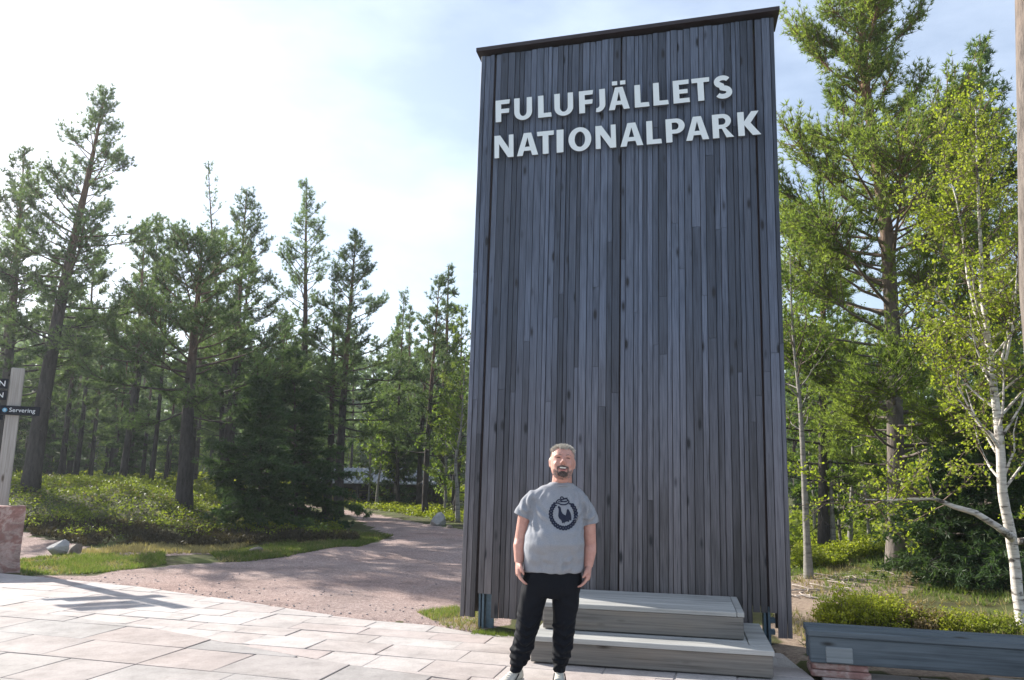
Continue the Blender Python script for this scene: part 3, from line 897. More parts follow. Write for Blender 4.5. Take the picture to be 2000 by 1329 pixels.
# ------------------------------------------------------------------ rocks
def rock(seed, loc, r, mat, label, rz=0, name='rock'):
    rg = random.Random(seed); mb = MB(); mb.ball((0, 0, 0), 1.0, 14, 10)
    ph = [(Vector((rg.gauss(0, 1), rg.gauss(0, 1), rg.gauss(0, 1))).normalized(), rg.uniform(.50, .85)) for _ in range(18)]
    out = []
    for v_ in mb.v:
        v_ = Vector(v_)
        for d_, h_ in ph:
            k = v_.dot(d_)
            if k > h_: v_ = v_-d_*(k-h_)
        v_ += Vector((rg.uniform(-.02, .02),)*3)
        out.append((v_.x*r[0], v_.y*r[1], v_.z*r[2]))
    mb.v = out; mb.sm = [False]*len(mb.f)
    o = mb.build(name, mat); o.location = loc; o.rotation_euler = (0, 0, rz)
    tag(o, label, 'rock')
    return o
p = gz(112, 1085); rock(4, (p.x, p.y, .11), (.22, .17, .19), M['pale_rock'], 'pale jagged rock on the grass right of the red stone block', .4)
p = gz(140, 1082); rock(9, (p.x, p.y+.1, .07), (.16, .15, .17), M['brown_rock'], 'small brown rock leaning against the pale jagged rock', 1.0)
p = gz(857, 1027); rock(7, (p.x-.02, p.y, zt(p.x, p.y)+.12), (.30, .28, .26), M['pale_rock'], 'white boulder beside the path near the sign wall', .2)
p = gz(878, 1032); rock(13, (p.x, p.y, zt(p.x, p.y)+.02), (.12, .1, .08), M['brown_rock'], 'small low stone right of the white boulder by the path', .9)
p = gz(497, 1077); rock(21, (p.x, p.y, zt(p.x, p.y)+.03), (.17, .12, .07), M['brown_rock'], 'small flat stone half sunk in the grass strip below the mound', .9)

# ------------------------------------------------------------------ shed in the forest
sh = empty('open_shed', (-6.0, 36.5, .04), rad(-6))
tag(sh, 'low open timber shed with a pale ribbed metal roof behind the trees', 'shed')
M['shed_wood'] = mat_wood('dark_shed_boards', (.035, .028, .022), (.085, .065, .05), 'x', None)
M['roof_metal'] = mat_plain('pale_ribbed_roof_metal', (.30, .31, .315), .5, .25, 2, .05, 0, .4)
mb = MB(); z0 = .86
mb.hexa([(-2.6, -1.5, z0), (2.9, -1.5, z0), (2.9, .6, z0+.65), (-2.6, .6, z0+.65), (-2.6, -1.5, z0+.05), (2.9, -1.5, z0+.05), (2.9, .6, z0+.70), (-2.6, .6, z0+.70)])
mb.hexa([(-2.6, .6, z0+.65), (2.9, .6, z0+.65), (2.9, 2.4, z0+.2), (-2.6, 2.4, z0+.2), (-2.6, .6, z0+.70), (2.9, .6, z0+.70), (2.9, 2.4, z0+.25), (-2.6, 2.4, z0+.25)])
rf = mb.build('roof', M['roof_metal'], sh)
for k in range(23):
    x = -2.55+k*.24
    mb = MB(); mb.hexa([(0, -1.5, z0+.05), (.06, -1.5, z0+.05), (.06, .6, z0+.70), (0, .6, z0+.70), (.015, -1.5, z0+.11), (.045, -1.5, z0+.11), (.045, .6, z0+.76), (.015, .6, z0+.76)])
    o = mb.build('roof_rib', M['roof_metal'], rf); o.location = (x, 0, 0)
for x in (-2.4, -.7, 1.0, 2.65):
    mb = MB(); mb.box(-.07, .07, -.07, .07, -.5, .93); o = mb.build('corner_post', M['shed_wood'], sh); o.location = (x, -1.35, 0)
for k in range(5):
    mb = MB(); mb.box(-2.4, 2.7, .55, .6, 0, .23); o = mb.build('wall_board', M['shed_wood'], sh); o.location = (0, 0, -.2+k*.24)
mb = MB(); mb.box(-2.4, 2.7, -1.4, -1.3, .74, .86); mb.build('beam', M['shed_wood'], sh)
M['log_end'] = mat_plain('stacked_firewood', (.30, .19, .11), .8, .3, 14)
mb = MB(); rg = random.Random(2)
for i in range(9):
    for j in range(4):
        x = -2.2+i*.17+(.08 if j % 2 else 0); r_ = rg.uniform(.065, .085)
        mb.tube([(x, -1.1, -.1+j*.15), (x, -.6, -.1+j*.15)], r_, 7)
wp = mb.build('firewood', M['log_end']); wp.location = (-6.0, 36.5, .04); wp.rotation_euler = (0, 0, rad(-6))
tag(wp, 'firewood stacked inside the open shed under the pale roof', 'firewood', kind='stuff')

# ------------------------------------------------------------------ trees
def bez(p, d, L, n, curve, rg, wig=.08):
    """polyline from p along d, bending up (curve>0) or down"""
    pts = [Vector(p)]; d = Vector(d).normalized()
    for i in range(n):
        d = (d+Vector((rg.gauss(0, wig), rg.gauss(0, wig), curve/n+rg.gauss(0, wig*.6)))).normalized()
        pts.append(pts[-1]+d*(L/n))
    return pts
def along(pts, t):
    f = t*(len(pts)-1); i = min(int(f), len(pts)-2)
    return pts[i].lerp(pts[i+1], f-i), (pts[i+1]-pts[i]).normalized()

def conifer(seed, h, cb, rmax, r0, nb, kind='pine', lean=(0, 0), leaf='pine_leaf', bark='pine_bark', dens=1.0, tl=.135, tw_=.0185, k=11,
            prof=None, gaps=.25, dead=8, trunk=None, spread=.75, up=0.0, flare=1.25):
    """returns (trunk mesh, crown mesh)"""
    rg = random.Random(seed); rng = np.random.default_rng(seed)
    tb = MB()
    if trunk is None:
        tp = []; tr = []
        wx, wy = rg.uniform(-.012, .012)*h, rg.uniform(-.012, .012)*h
        for i in range(13):
            t_ = i/12; z = -.35+t_*(h+.35)
            tp.append(Vector((lean[0]*h*t_+wx*math.sin(t_*4.5), lean[1]*h*t_+wy*math.sin(t_*3.7+1), z)))
            tr.append(max(.012, r0*((1-t_)**.75)*(flare if i == 0 else (1+(flare-1)*.35 if i == 1 else 1))))
    else: tp, tr = [Vector(p) for p in trunk[0]], trunk[1]
    tb.tube(tp, tr, 10, True, .06, rg)
    ztop, zbot = tp[-1].z, tp[0].z
    def tpos(z):
        for i in range(len(tp)-1):
            if tp[i].z <= z <= tp[i+1].z:
                return tp[i].lerp(tp[i+1], (z-tp[i].z)/max(1e-6, tp[i+1].z-tp[i].z)), tr[i]
        return tp[-1].copy(), tr[-1]
    prof = prof or (lambda t: (1-t)**.85*(.6+.4*min(1, t*5))+.05)
    TC, TD, TV = [], [], []
    gap_az = [(rg.uniform(0, 6.28), rg.uniform(0, 1)) for _ in range(5)]
    for i in range(nb):
        t_ = ((i+rg.random()*.8)/nb)**.92
        z = cb+(h-cb)*t_*.985
        P, rt_ = tpos(z)
        az = i*2.39996+rg.uniform(-.5, .5)
        L = rmax*prof(t_)*rg.choice((.55, .75, .9, 1.0, 1.12))*rg.uniform(.85, 1.1)
        if rg.random() < gaps*.45: L *= .45
        for ga, gt in gap_az:
            if abs(t_-gt) < .07 and math.cos(az-ga) > .3: L *= .55
        L = max(L, .16)
        if kind == 'pine': el = -.16+t_*.95+up+rg.uniform(-.18, .18); cv = .42-.1*t_
        else: el = -.18+t_*.85+rg.uniform(-.1, .1); cv = -.10 if t_ < .6 else .15
        d = Vector((math.cos(az)*math.cos(el), math.sin(az)*math.cos(el), math.sin(el)))
        bp = bez(P, d, L, 5, cv, rg, .09 if kind == 'pine' else .05)
        br = min(rt_*.42, .010+.009*L)
        tb.tube(bp, [br*(1-.85*j/5)+.003 for j in range(6)], 4, False)
        vb = rg.uniform(.2, .8)
        ns = max(3, int((3.6+5.2*L)*dens))
        for s_ in range(ns):
            u = rg.uniform(.38 if kind == 'pine' else .18, 1.0)
            if kind == 'pine': u = u**.75
            q, dd = along(bp, u)
            side = Vector((-dd.y, dd.x, 0)); 
            if side.length < .01: side = Vector((1, 0, 0))
            side.normalize(); sg = 1 if s_ % 2 else -1
            sl = L*(.24+.30*(1-u))*rg.uniform(.5, 1.25)+.14
            sdir = (dd*.6+side*sg*rg.uniform(.3, 1.1)+Vector((0, 0, rg.uniform(-.3, .65) if kind == 'pine' else rg.uniform(-.25, .05)))).normalized()
            if u > .97: sdir = dd
            sp = bez(q, sdir, sl, 3, .35 if kind == 'pine' else -.12, rg, .1)
            if sl > .3: tb.tube(sp, [br*.35, br*.28, br*.2, .002], 3, False)
            nt = max(2, int(sl/(.085 if kind == 'pine' else .06)))
            for j in range(nt):
                c_, cd = along(sp, min(1, (j+rg.random()*.9+.3)/nt))
                c_ = c_+Vector((rg.gauss(0, .03), rg.gauss(0, .03), rg.gauss(0, .03)))
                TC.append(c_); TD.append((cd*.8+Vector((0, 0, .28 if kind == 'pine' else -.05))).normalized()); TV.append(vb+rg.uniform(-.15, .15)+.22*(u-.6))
        # the branch tip itself and the outer part of the bough
        for j in range(int(3+2*L)):
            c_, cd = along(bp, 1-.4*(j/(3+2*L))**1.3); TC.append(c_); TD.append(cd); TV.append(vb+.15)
    # leader
    for j in range(max(4, int(h*.6))):
        c_, r_ = tpos(h*(1-.012*j)); TC.append(c_); TD.append(Vector((rg.gauss(0, .4), rg.gauss(0, .4), 1)).normalized()); TV.append(.6)
    for i in range(dead):
        z = cb*rg.uniform(.35, 1.0); P, rt_ = tpos(z); az = rg.uniform(0, 6.28)
        bp = bez(P, (math.cos(az), math.sin(az), rg.uniform(-.5, .1)), rg.uniform(.4, 1.3)*min(1, rmax/2), 4, -.2, rg, .18)
        tb.tube(bp, [.014, .011, .008, .005, .002], 3, False)
    C = np.array([tuple(v) for v in TC]); D = np.array([tuple(v) for v in TD]); VB = np.clip(np.array(TV), 0, 1)
    Vv, Ff, Aa = blades(rng, C, D, k, tl, tw_, spread, vbase=VB)
    me = np_mesh('crown', Vv, Ff, M[leaf], Aa)
    return tb.mesh('trunk', M[bark]), me

def place_tree(name, meshes, loc, rz, label, cat, group=None, sc=1.0, parts=('trunk', 'crown')):
    r = empty(name, loc, rz); r.scale = (sc, sc, sc) if not hasattr(sc, '__len__') else sc
    for pn, me in zip(parts, meshes): tag(link(pn, me, r), kind='stuff' if pn == 'twigs' else None)
    return tag(r, label, cat, group)

def by_px(bx, by, tx, ty, Y):
    b = at(bx, by, Y); t_ = at(tx, ty, Y)
    zb = min(b.z, zt(b.x, Y)) if abs(b.z-zt(b.x, Y)) < .5 else zt(b.x, Y)
    zb = zt(b.x, Y)
    h = t_.z-zb
    return Vector((b.x, Y, zb)), h, (t_.x-b.x)/h

pine_prof = lambda a, b: (lambda t: ((1-t)**a)*(.5+.5*min(1, t*b)))
HERO = [
 # name, base px, top px, Y, crown base fraction, rmax, r0, nb, kind, leaf, label, extra
 ('pine_tree', (60, 940), (200, 175), 19.5, .36, 2.15, .27, 62, 'pine', 'pine_leaf', 'tallest dark pine at the left with a bare leaning lower trunk', dict(dens=1.15, dead=16)),
 ('pine_tree', (4, 940), (46, 292), 20.5, .22, 2.0, .2, 54, 'pine', 'pine_leaf', 'pine with ragged top half cut off by the left edge behind the signpost', dict(dens=1.0)),
 ('pine_tree', (362, 972), (392, 470), 19.8, .42, 2.2, .27, 40, 'pine', 'pine_leaf', 'stout pine with a thick bare trunk rising from the bilberry mound', dict(dens=1.3, dead=14, prof=pine_prof(.45, 5))),
 ('pine_tree', (238, 935), (290, 445), 27, .5, 1.6, .16, 36, 'pine', 'pine_leaf', 'smaller round-topped pine between the tallest pine and the stout one', dict()),
 ('pine_tree', (432, 935), (416, 318), 27, .34, 1.25, .13, 40, 'pine', 'pine_leaf', 'thin sparse pine whose bare spindly top shows against the sky', dict(dens=.55, k=6, gaps=.6)),
 ('pine_tree', (430, 955), (487, 372), 24.5, .26, 2.1, .18, 58, 'pine', 'pine_leaf', 'bushy pine with a broad pointed crown left of the slender spired one', dict(dens=1.15)),
 ('pine_tree', (585, 960), (604, 355), 27, .2, 2.2, .2, 60, 'pine', 'pine_leaf', 'tall tiered pine with a narrow spire in the middle of the left group', dict(dens=1.05, gaps=.5)),
 ('pine_tree', (662, 985), (692, 455), 25.5, .34, 1.95, .21, 60, 'pine', 'pine_leaf', 'dense domed pine with twin dark trunks beside the end of the path', dict(dens=1.3)),
 ('pine_tree', (778, 985), (786, 572), 31, .22, 1.25, .10, 44, 'pine', 'pine_leaf', 'short young pine in front of the shed roof', dict(dens=.8)),
 ('pine_tree', (830, 992), (856, 540), 27, .30, 1.35, .15, 52, 'pine', 'pine_leaf', 'slim straight pine with a lone dark trunk right of the shed', dict(dens=.75, gaps=.45)),
 ('pine_tree', (888, 1000), (906, 600), 26, .14, 1.2, .11, 44, 'pine', 'pine_leaf_light', 'slender light pine half hidden by the left edge of the sign wall', dict(dens=.7)),
 ('spruce_tree', (508, 1000), (512, 742), 18.5, .02, 1.35, .07, 64, 'spruce', 'spruce_leaf', 'young bushy spruce with drooping boughs right of the stout pine', dict(dens=1.5, tl=.12, tw_=.026, dead=0, bark='spruce_bark', prof=lambda t: (1-t)**.8)),
 ('spruce_tree', (582, 985), (575, 690), 21.5, .03, 1.35, .08, 60, 'spruce', 'spruce_leaf', 'dark spruce standing close behind the young bushy spruce', dict(dens=1.4, tl=.13, tw_=.03, dead=0, bark='spruce_bark', prof=lambda t: (1-t)**.7)),
]
for i, (nm, bp_, tp_, Y, cbf, rm, r0, nb, kd, lf, lab, ex) in enumerate(HERO):
    loc, h, ln = by_px(*bp_, *tp_, Y)
    mm = conifer(100+i, h, cbf*.78*h, rm*1.24, r0*.78, int(nb*1.4), kd, (ln, 0), lf, ex.pop('bark', 'pine_bark'), **ex)
    place_tree(nm, mm, loc, 0, lab, 'tree')
# the twin trunk beside the domed pine
loc, h, ln = by_px(640, 982, 655, 560, 26.5)
place_tree('pine_tree', conifer(140, h, .45*h, 1.4, .15, 34, 'pine', (ln, 0)), loc, 0, 'second dark trunk standing just left of the dense domed pine', 'tree')

# right side heroes
loc, h, ln = by_px(1752, 1118, 1738, -60, 13.6)
rtrunk = [(loc.x*0, 0, -.3), (.0, 0, .15), (.06, 0, 1.0), (.12, 0, 2.2), (.2, 0, 4.0), (.22, 0, 6.0), (.12, 0, 7.5), (.0, 0, 9.0), (.02, 0, 10.2), (.05, 0, h)]
mm = conifer(201, h, .15*h, 2.9, .2, 150, 'pine', (0, 0), 'pine_leaf_light', 'pine_bark_warm', dens=2.2, tl=.115, tw_=.017, k=10,
             prof=lambda t: (.75+.25*min(1, t*4))*((1-t)**.42), gaps=.35, dead=8, up=.12,
             trunk=(rtrunk, [.29, .19, .155, .145, .135, .12, .10, .075, .05, .015]))
place_tree('pine_tree', mm, loc, 0, 'big sunlit pine with ascending boughs right of the sign wall', 'tree')
# side limbs of the big pine
loc, h, ln = by_px(1925, 1120, 1918, 78, 15.5)
place_tree('pine_tree', conifer(202, h, .15*h, 2.2, .16, 90, 'pine', (ln, 0), 'pine_leaf', 'pine_bark', dens=1.6, tl=.13, tw_=.026, k=7), loc, 0, 'darker pine behind the leafy birch, its pointed top against the sky', 'tree')
E_ = []
b_ = at(2103, 1235, 6.6); 
trk = [tuple(at(px, py, 6.6)-Vector((b_.x, b_.y, 0))) for px, py in ((2112, 1330), (2100, 1200), (2068, 900), (2042, 560), (2032, 300), (2026, 0), (2020, -300), (2012, -700), (2000, -1100), (1995, -1400))]
mm = conifer(203, trk[-1][2], 8.2, 2.0, .2, 40, 'pine', (0, 0), 'pine_leaf', 'pine_bark_warm', dens=.8, dead=0, trunk=(trk, [.24, .20, .195, .19, .185, .18, .17, .13, .08, .02]))
place_tree('pine_tree', mm, (b_.x, b_.y, 0), 0, 'thick flaky-barked pine trunk running up the right edge', 'tree')
for (bx, by, tx, ty, Y, rm, lab, sd_) in ((1925, 1150, 1930, 760, 12.6, 1.5, 'dark spreading spruce behind the white birch trunk', 1),
                                       (1850, 1140, 1850, 890, 12.0, 1.1, 'low dark spruce between the sunlit pine and the birch', 2),
                                       (2030, 1160, 2040, 700, 11.5, 1.6, 'dark spruce cut by the right edge behind the birch', 3)):
    loc, h, ln = by_px(bx, by, tx, ty, Y)
    place_tree('spruce_tree', conifer(210+sd_, h, .03*h, rm, .06, 66, 'spruce', (ln, 0), 'spruce_leaf', 'spruce_bark', dens=1.6, tl=.11, tw_=.022, k=8, dead=0, prof=lambda t: (1-t)**.7), loc, 0, lab, 'tree')

def broadleaf(seed, tp, tr, h0, nb, rmax, leaf='birch_leaf', bark='birch_bark', ll=.05, lw=.042, kleaf=3, up=.7, prof=None, twig=True, lden=1.0, dens=1.0, extra=()):
    rg = random.Random(seed); rng = np.random.default_rng(seed)
    tb = MB(); tw2 = MB(); tp = [Vector(p) for p in tp]
    # smooth the trunk line
    q = []; qr = []
    for i in range(len(tp)-1):
        p0, p1, p2, p3 = tp[max(i-1, 0)], tp[i], tp[i+1], tp[min(i+2, len(tp)-1)]
        for s_ in range(4):
            t_ = s_/4
            q.append(.5*((2*p1)+(p2-p0)*t_+(2*p0-5*p1+4*p2-p3)*t_*t_+(3*p1-p0-3*p2+p3)*t_**3)); qr.append(tr[i]+(tr[i+1]-tr[i])*t_)
    q.append(tp[-1]); qr.append(tr[-1])
    tb.tube(q, qr, 9, True, .05, rg)
    LC, LV = [], []
    ztop = tp[-1].z
    prof = prof or (lambda t: (.35+.65*min(1, t*2.4))*(1-t)**.55+.12)
    def spray(p, d, L, r, lev):
        bp = bez(p, d, L, 4, .28 if lev == 0 else .05, rg, .13)
        (tb if lev == 0 and r > .012 else tw2).tube(bp, [r*(1-.8*j/4)+.0015 for j in range(5)], 4 if lev == 0 else 3, False)
        if lev < 2:
            n = max(2, int((2.5+3.6*L)*dens))
            for j in range(n):
                u = rg.uniform(.25, 1.0); c_, cd = along(bp, u)
                nd = (cd*.7+Vector((rg.gauss(0, .7), rg.gauss(0, .7), rg.gauss(.1, .5)))).normalized()
                spray(c_, nd, L*rg.uniform(.25, .5)*(1.15-.5*u)+.06, r*.4, lev+1)
        n = int(L/(.06)*lden*(.25 if lev == 0 else 1))
        for j in range(n):
            c_, cd = along(bp, rg.uniform(.3, 1.0)); LC.append(tuple(c_)); LV.append(rg.uniform(.15, .95))
    for i in range(nb):
        t_ = (i+rg.random())/nb; z = h0+(ztop-h0)*t_
        j = min(range(len(q)), key=lambda a: abs(q[a].z-z)); P = q[j]
        az = i*2.4+rg.uniform(-.5, .5); el = up+rg.uniform(-.35, .35)
        spray(P, (math.cos(az)*math.cos(el), math.sin(az)*math.cos(el), math.sin(el)), rmax*prof(t_)*rg.uniform(.6, 1.15), max(.006, qr[j]*.42), 0)
    for e in extra:          # explicit limbs: points, radii
        ep = [Vector(p) for p in e[0]]; tb.tube(ep, e[1], 7, True, .05, rg)
        for i in range(e[2]):
            c_, cd = along(ep, rg.uniform(.45, 1.0))
            spray(c_, cd*.5+Vector((rg.gauss(0, .7), rg.gauss(0, .6), rg.gauss(.2, .5))), rg.uniform(.35, .8), .007, 1)
    C = np.array(LC); rr_ = leaves(rng, C, kleaf, ll, lw, .02, vbase=np.array(LV))
    return tb.mesh('trunk', M[bark]), np_mesh('crown', *rr_[:2], M[leaf], rr_[2]), tw2.mesh('twigs', M['twig'])
TP3 = ('trunk', 'crown', 'twigs')
# the white birch on the right
YB = 8.4
bb = at(2006, 1262, YB); bz = Vector((bb.x, YB, zt(bb.x, YB)-.1))
pxs = [(2006, 1262), (1990, 1180), (1982, 1100), (1972, 1035), (1958, 960), (1954, 880), (1946, 800), (1936, 720), (1928, 650), (1918, 570), (1915, 480), (1911, 390), (1908, 300), (1906, 215)]
trk = [at(px, py, YB+.12*math.sin(k*.9))-bz for k, (px, py) in enumerate(pxs)]
limb = [at(px, py, YB-.02-.05*k)-bz for k, (px, py) in enumerate(((1978, 1052), (1950, 1030), (1905, 1002), (1862, 990), (1825, 974), (1780, 975), (1730, 978), (1690, 976)))]
limb2 = [at(px, py, YB+.3+.05*k)-bz for k, (px, py) in enumerate(((1990, 1058), (2010, 1055), (2050, 1040), (2090, 1000)))]
l3 = [at(px, py, YB+.05*k)-bz for k, (px, py) in enumerate(((1931, 670), (1905, 610), (1890, 540), (1880, 460), (1868, 390), (1850, 330)))]
l4 = [at(px, py, YB-.1*k)-bz for k, (px, py) in enumerate(((1940, 760), (1965, 700), (1978, 640), (1985, 560), (1990, 470)))]
mm = broadleaf(301, trk, [.066, .055, .053, .055, .046, .044, .041, .038, .033, .026, .020, .015, .010, .005], 1.5, 46, 1.4, kleaf=3, ll=.037, lw=.030, lden=.95, dens=1.35, up=.7,
               extra=((limb, [.045, .036, .033, .026, .020, .014, .009, .005], 16), (limb2, [.04, .032, .025, .015], 6), (l3, [.024, .02, .016, .012, .008, .004], 22), (l4, [.02, .017, .013, .009, .005], 16)))
place_tree('birch_tree', mm, bz, 0, 'white-barked birch with a long bare horizontal limb and fresh yellow-green leaves', 'tree', parts=TP3)
# thin trunks just right of the wall
def thin(seed, pxs, Y, r0, lab, leaf='under_leaf', bark='grey_birch', nb=26, rmax=1.0, h0=2.0, lden=.8, ll=.06, kleaf=2):
    b = at(*pxs[0], Y); bz_ = Vector((b.x, Y, zt(b.x, Y)-.05))
    trk = [at(px, py, Y)-bz_ for px, py in pxs]; trk[0].z = 0
    n = len(trk)
    mm = broadleaf(seed, trk, [r0*(1-.9*i/(n-1))*(1.35 if i == 0 else 1) for i in range(n)], h0, nb, rmax, leaf, bark, ll, ll*.8, kleaf, .6, lden=lden)
    return place_tree('birch_tree', mm, bz_, 0, lab, 'tree', parts=TP3)
loc, h, ln = by_px(1610, 1085, 1606, 345, 16.5)
place_tree('pine_tree', conifer(205, h, .16*h, 2.0, .12, 80, 'pine', (ln, 0), 'pine_leaf_light', 'pine_bark', dens=1.1), loc, 0, 'leafy-looking light pine rising just right of the sign wall edge', 'tree')
thin(311, [(1580, 1132), (1576, 1050), (1571, 940), (1566, 840), (1560, 760), (1551, 680), (1546, 600), (1543, 500)], 12.4, .062, 'slim grey birch standing nearest the right edge of the sign wall', h0=2.3)
thin(312, [(1628, 1085), (1625, 1000), (1622, 900), (1615, 800), (1612, 700), (1606, 600)], 16.5, .06, 'thin pale birch set back right of the slim grey one', nb=22)
thin(313, [(1660, 1080), (1662, 1000), (1666, 900), (1664, 800), (1668, 700), (1674, 610)], 17.5, .055, 'third thin birch from the sign wall, nearest the sunlit pine', nb=22, h0=1.2)
thin(314, [(895, 1005), (893, 960), (890, 900), (900, 840), (905, 760), (908, 690)], 24, .07, 'pale leaning birch stem by the boulder left of the sign wall', nb=20, rmax=1.2, ll=.09)
thin(315, [(735, 990), (738, 950), (745, 900), (747, 840), (752, 760)], 31, .06, 'white-footed young birch in front of the shed', nb=18, rmax=1.3, ll=.11, h0=1.2)

# filler trees: shared meshes, each one an object of its own
rf_ = random.Random(77)
SHED_SAPS = [(718, 992, 790, 33), (772, 992, 770, 32), (868, 1005, 760, 27.5)]
FP = [conifer(400+i, 11.0, (.27, .18, .36, .12)[i]*11, (1.6, 1.9, 1.4, 2.0)[i], (.13, .16, .11, .18)[i], 40, 'pine', (rf_.uniform(-.02, .02), 0), 'pine_leaf', dens=1.0, tl=.22, tw_=.05, k=7, dead=8) for i in range(4)]
FS = [conifer(420+i, 5.0, .2, 1.35, .06, 46, 'spruce', (0, 0), 'spruce_leaf', 'spruce_bark', dens=1.1, tl=.16, tw_=.045, k=6, dead=0, prof=lambda t: (1-t)**.75) for i in range(2)]
FBm = [broadleaf(430+i, [(0, 0, -.2), (.05, 0, 1.2), (.0, .05, 2.6), (.12, 0, 4.2)], [.05, .04, .028, .008], .5, 30, 1.15, 'under_leaf', 'grey_birch', .10, .08, 3, .6, lden=.7) for i in range(2)]
def filler(name, meshes, x, y, sc, label, group, parts=('trunk', 'crown')):
    place_tree(name, meshes, (x, y, zt(x, y)-.05), rf_.uniform(0, 6.28), label, 'tree', group, (sc*rf_.uniform(.9, 1.1), sc*rf_.uniform(.9, 1.1), sc), parts)
def clear(x, y):
    # keep the path, the shed and the gaps seen in the photograph free
    if path_dist(x, y) < 2.6: return False
    if -9.5 < x < -2.5 and 32.5 < y < 40: return False
    return True
pts = []
def scatter(n, xr, yr, mind, ok):
    c_ = 0; tries = 0
    while c_ < n and tries < 6000:
        tries += 1
        x, y = rf_.uniform(*xr), rf_.uniform(*yr)
        if not ok(x, y) or any((x-a)**2+(y-b)**2 < mind*mind for a, b in pts): continue
        pts.append((x, y)); c_ += 1; yield x, y
left = lambda x, y: clear(x, y) and -.80*y-2 < x < -.075*y+.4
for x, y in scatter(48, (-36, -2), (25.5, 44), 1.4, left):
    filler('pine_tree', rf_.choice(FP), x, y, rf_.uniform(.62, .98), 'slender pine in the shaded wood behind the mound', 'slender pines in the wood behind the mound')
for x, y in scatter(46, (-62, -4), (44, 78), 2.0, left):
    filler('pine_tree', rf_.choice(FP), x, y, rf_.uniform(.8, 1.15), 'far pine deep in the wood on the left', 'far pines deep in the left wood')
for x, y in scatter(26, (-34, -2), (26, 46), 1.3, left):
    filler('spruce_tree', rf_.choice(FS), x, y, rf_.uniform(.5, 1.15), 'small spruce among the pine trunks of the left wood', 'small spruces in the left wood')
for x, y in scatter(48, (-50, -2), (34, 66), 1.5, left):
    filler('birch_sapling', rf_.choice(FBm), x, y, rf_.uniform(.55, 1.0), 'bright leafy birch sapling lit up between the left trunks', 'birch saplings in the left wood', TP3)
right = lambda x, y: x > .36*y+.2 and x < .85*y+1
for x, y in scatter(24, (5, 22), (15.5, 27), 1.3, right):
    filler('birch_sapling', rf_.choice(FBm), x, y, rf_.uniform(.65, 1.15), 'leafy birch sapling in the thicket right of the sign wall', 'birch saplings right of the sign wall', TP3)
for x, y in scatter(18, (6, 30), (19, 36), 1.8, right):
    filler('pine_tree', rf_.choice(FP), x, y, rf_.uniform(.45, .8), 'mid-sized pine in the wood right of the sign wall', 'mid-sized pines right of the sign wall')
for x, y in scatter(30, (12, 60), (36, 72), 2.2, right):
    filler('pine_tree', rf_.choice(FP), x, y, rf_.uniform(.8, 1.1), 'far pine deep in the wood on the right', 'far pines deep in the right wood')
for x, y in scatter(10, (6, 24), (15.5, 30), 1.5, right):
    filler('spruce_tree', rf_.choice(FS), x, y, rf_.uniform(.45, .8), 'small spruce in the thicket right of the sign wall', 'small spruces right of the sign wall')
for k, (px, py, pty, Y) in enumerate(SHED_SAPS):
    loc, h, ln = by_px(px, py, px+6, pty, Y)
    filler('birch_sapling', FBm[k % 2], loc.x, Y, h/4.2, ('thin leafy sapling in front of the left end of the shed', 'thin leafy sapling in front of the middle of the shed', 'thin leafy sapling right of the shed near the white boulder')[k], 'saplings round the shed', TP3)
# beyond: one low mass that closes the view
rng = np.random.default_rng(9)
n = 16000
a_ = rng.uniform(-1.05, 1.05, n); r_ = rng.uniform(80, 130, n)
hh_ = rng.beta(1.1, 1.5, n)*15
C = np.stack([np.sin(a_)*r_, np.cos(a_)*r_, hh_], 1)
D = np.tile(np.array([[0, 0, 1.0]]), (n, 1))
b3 = blades(rng, C, D, 5, 1.6, .7, .9)
tag(link('far_forest', np_mesh('far_forest', b3[0], b3[1], M['pine_leaf'], b3[2])), kind='stuff')

# ------------------------------------------------------------------ ground cover
rng = np.random.default_rng(31); rc = random.Random(31)
def area_pts(n, poly):
    xs_ = [p[0] for p in poly]; ys_ = [p[1] for p in poly]; out = []
    while len(out) < n:
        x, y = rc.uniform(min(xs_), max(xs_)), rc.uniform(min(ys_), max(ys_))
        if pip(x, y, poly): out.append((x, y))
    return out
def hummock(x, y):
    x, y = x*1.15, y*1.15
    return .5+.5*(math.sin(x*2.1+1.3*math.sin(y*1.1))*math.sin(y*1.7+1.1*math.sin(x*.9+2))+.35*math.sin(x*5.3)*math.sin(y*4.7))/1.35
def shrubs(name, n, poly, mat, h0, h1, k, ll, lw, scat, ok=None, stems=True):
    C = []; Vb = []
    for x, y in area_pts(n, poly):
        if ok and not ok(x, y): continue
        hm = hummock(x, y); top = h0+(h1-h0)*hm
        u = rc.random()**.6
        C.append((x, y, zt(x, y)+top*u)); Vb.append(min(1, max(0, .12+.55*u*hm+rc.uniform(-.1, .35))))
    v_ = leaves(rng, np.array(C), k, ll, lw, scat, vbase=np.array(Vb), flat=.3)
    return tag(link(name, np_mesh(name, v_[0], v_[1], M[mat], v_[2])), kind='stuff')
def blade_field(name, n, poly, mat, l, w, k=5, ok=None, up=1.0, spread=.35):
    C = [(x, y, zt(x, y)-.01) for x, y in area_pts(n, poly) if not ok or ok(x, y)]
    if not C: return
    C = np.array(C); D = np.tile(np.array([[0, 0, up]]), (len(C), 1))
    C2 = C+0
    v_ = blades(rng, C2, D, k, l, w, spread, vjit=.35)
    return tag(link(name, np_mesh(name, v_[0], v_[1], M[mat], v_[2])), kind='stuff')
off_path = lambda x, y: gmask(x, y) < .5 and path_dist(x, y) > 1.75
MOUND = [(-17, 16.9), (-12, 16.8), (-8, 17.0), (-5.2, 17.2), (-3.4, 18.6), (-4.6, 22), (-6.2, 25.5), (-9, 29), (-15, 32), (-26, 34), (-26, 22)]
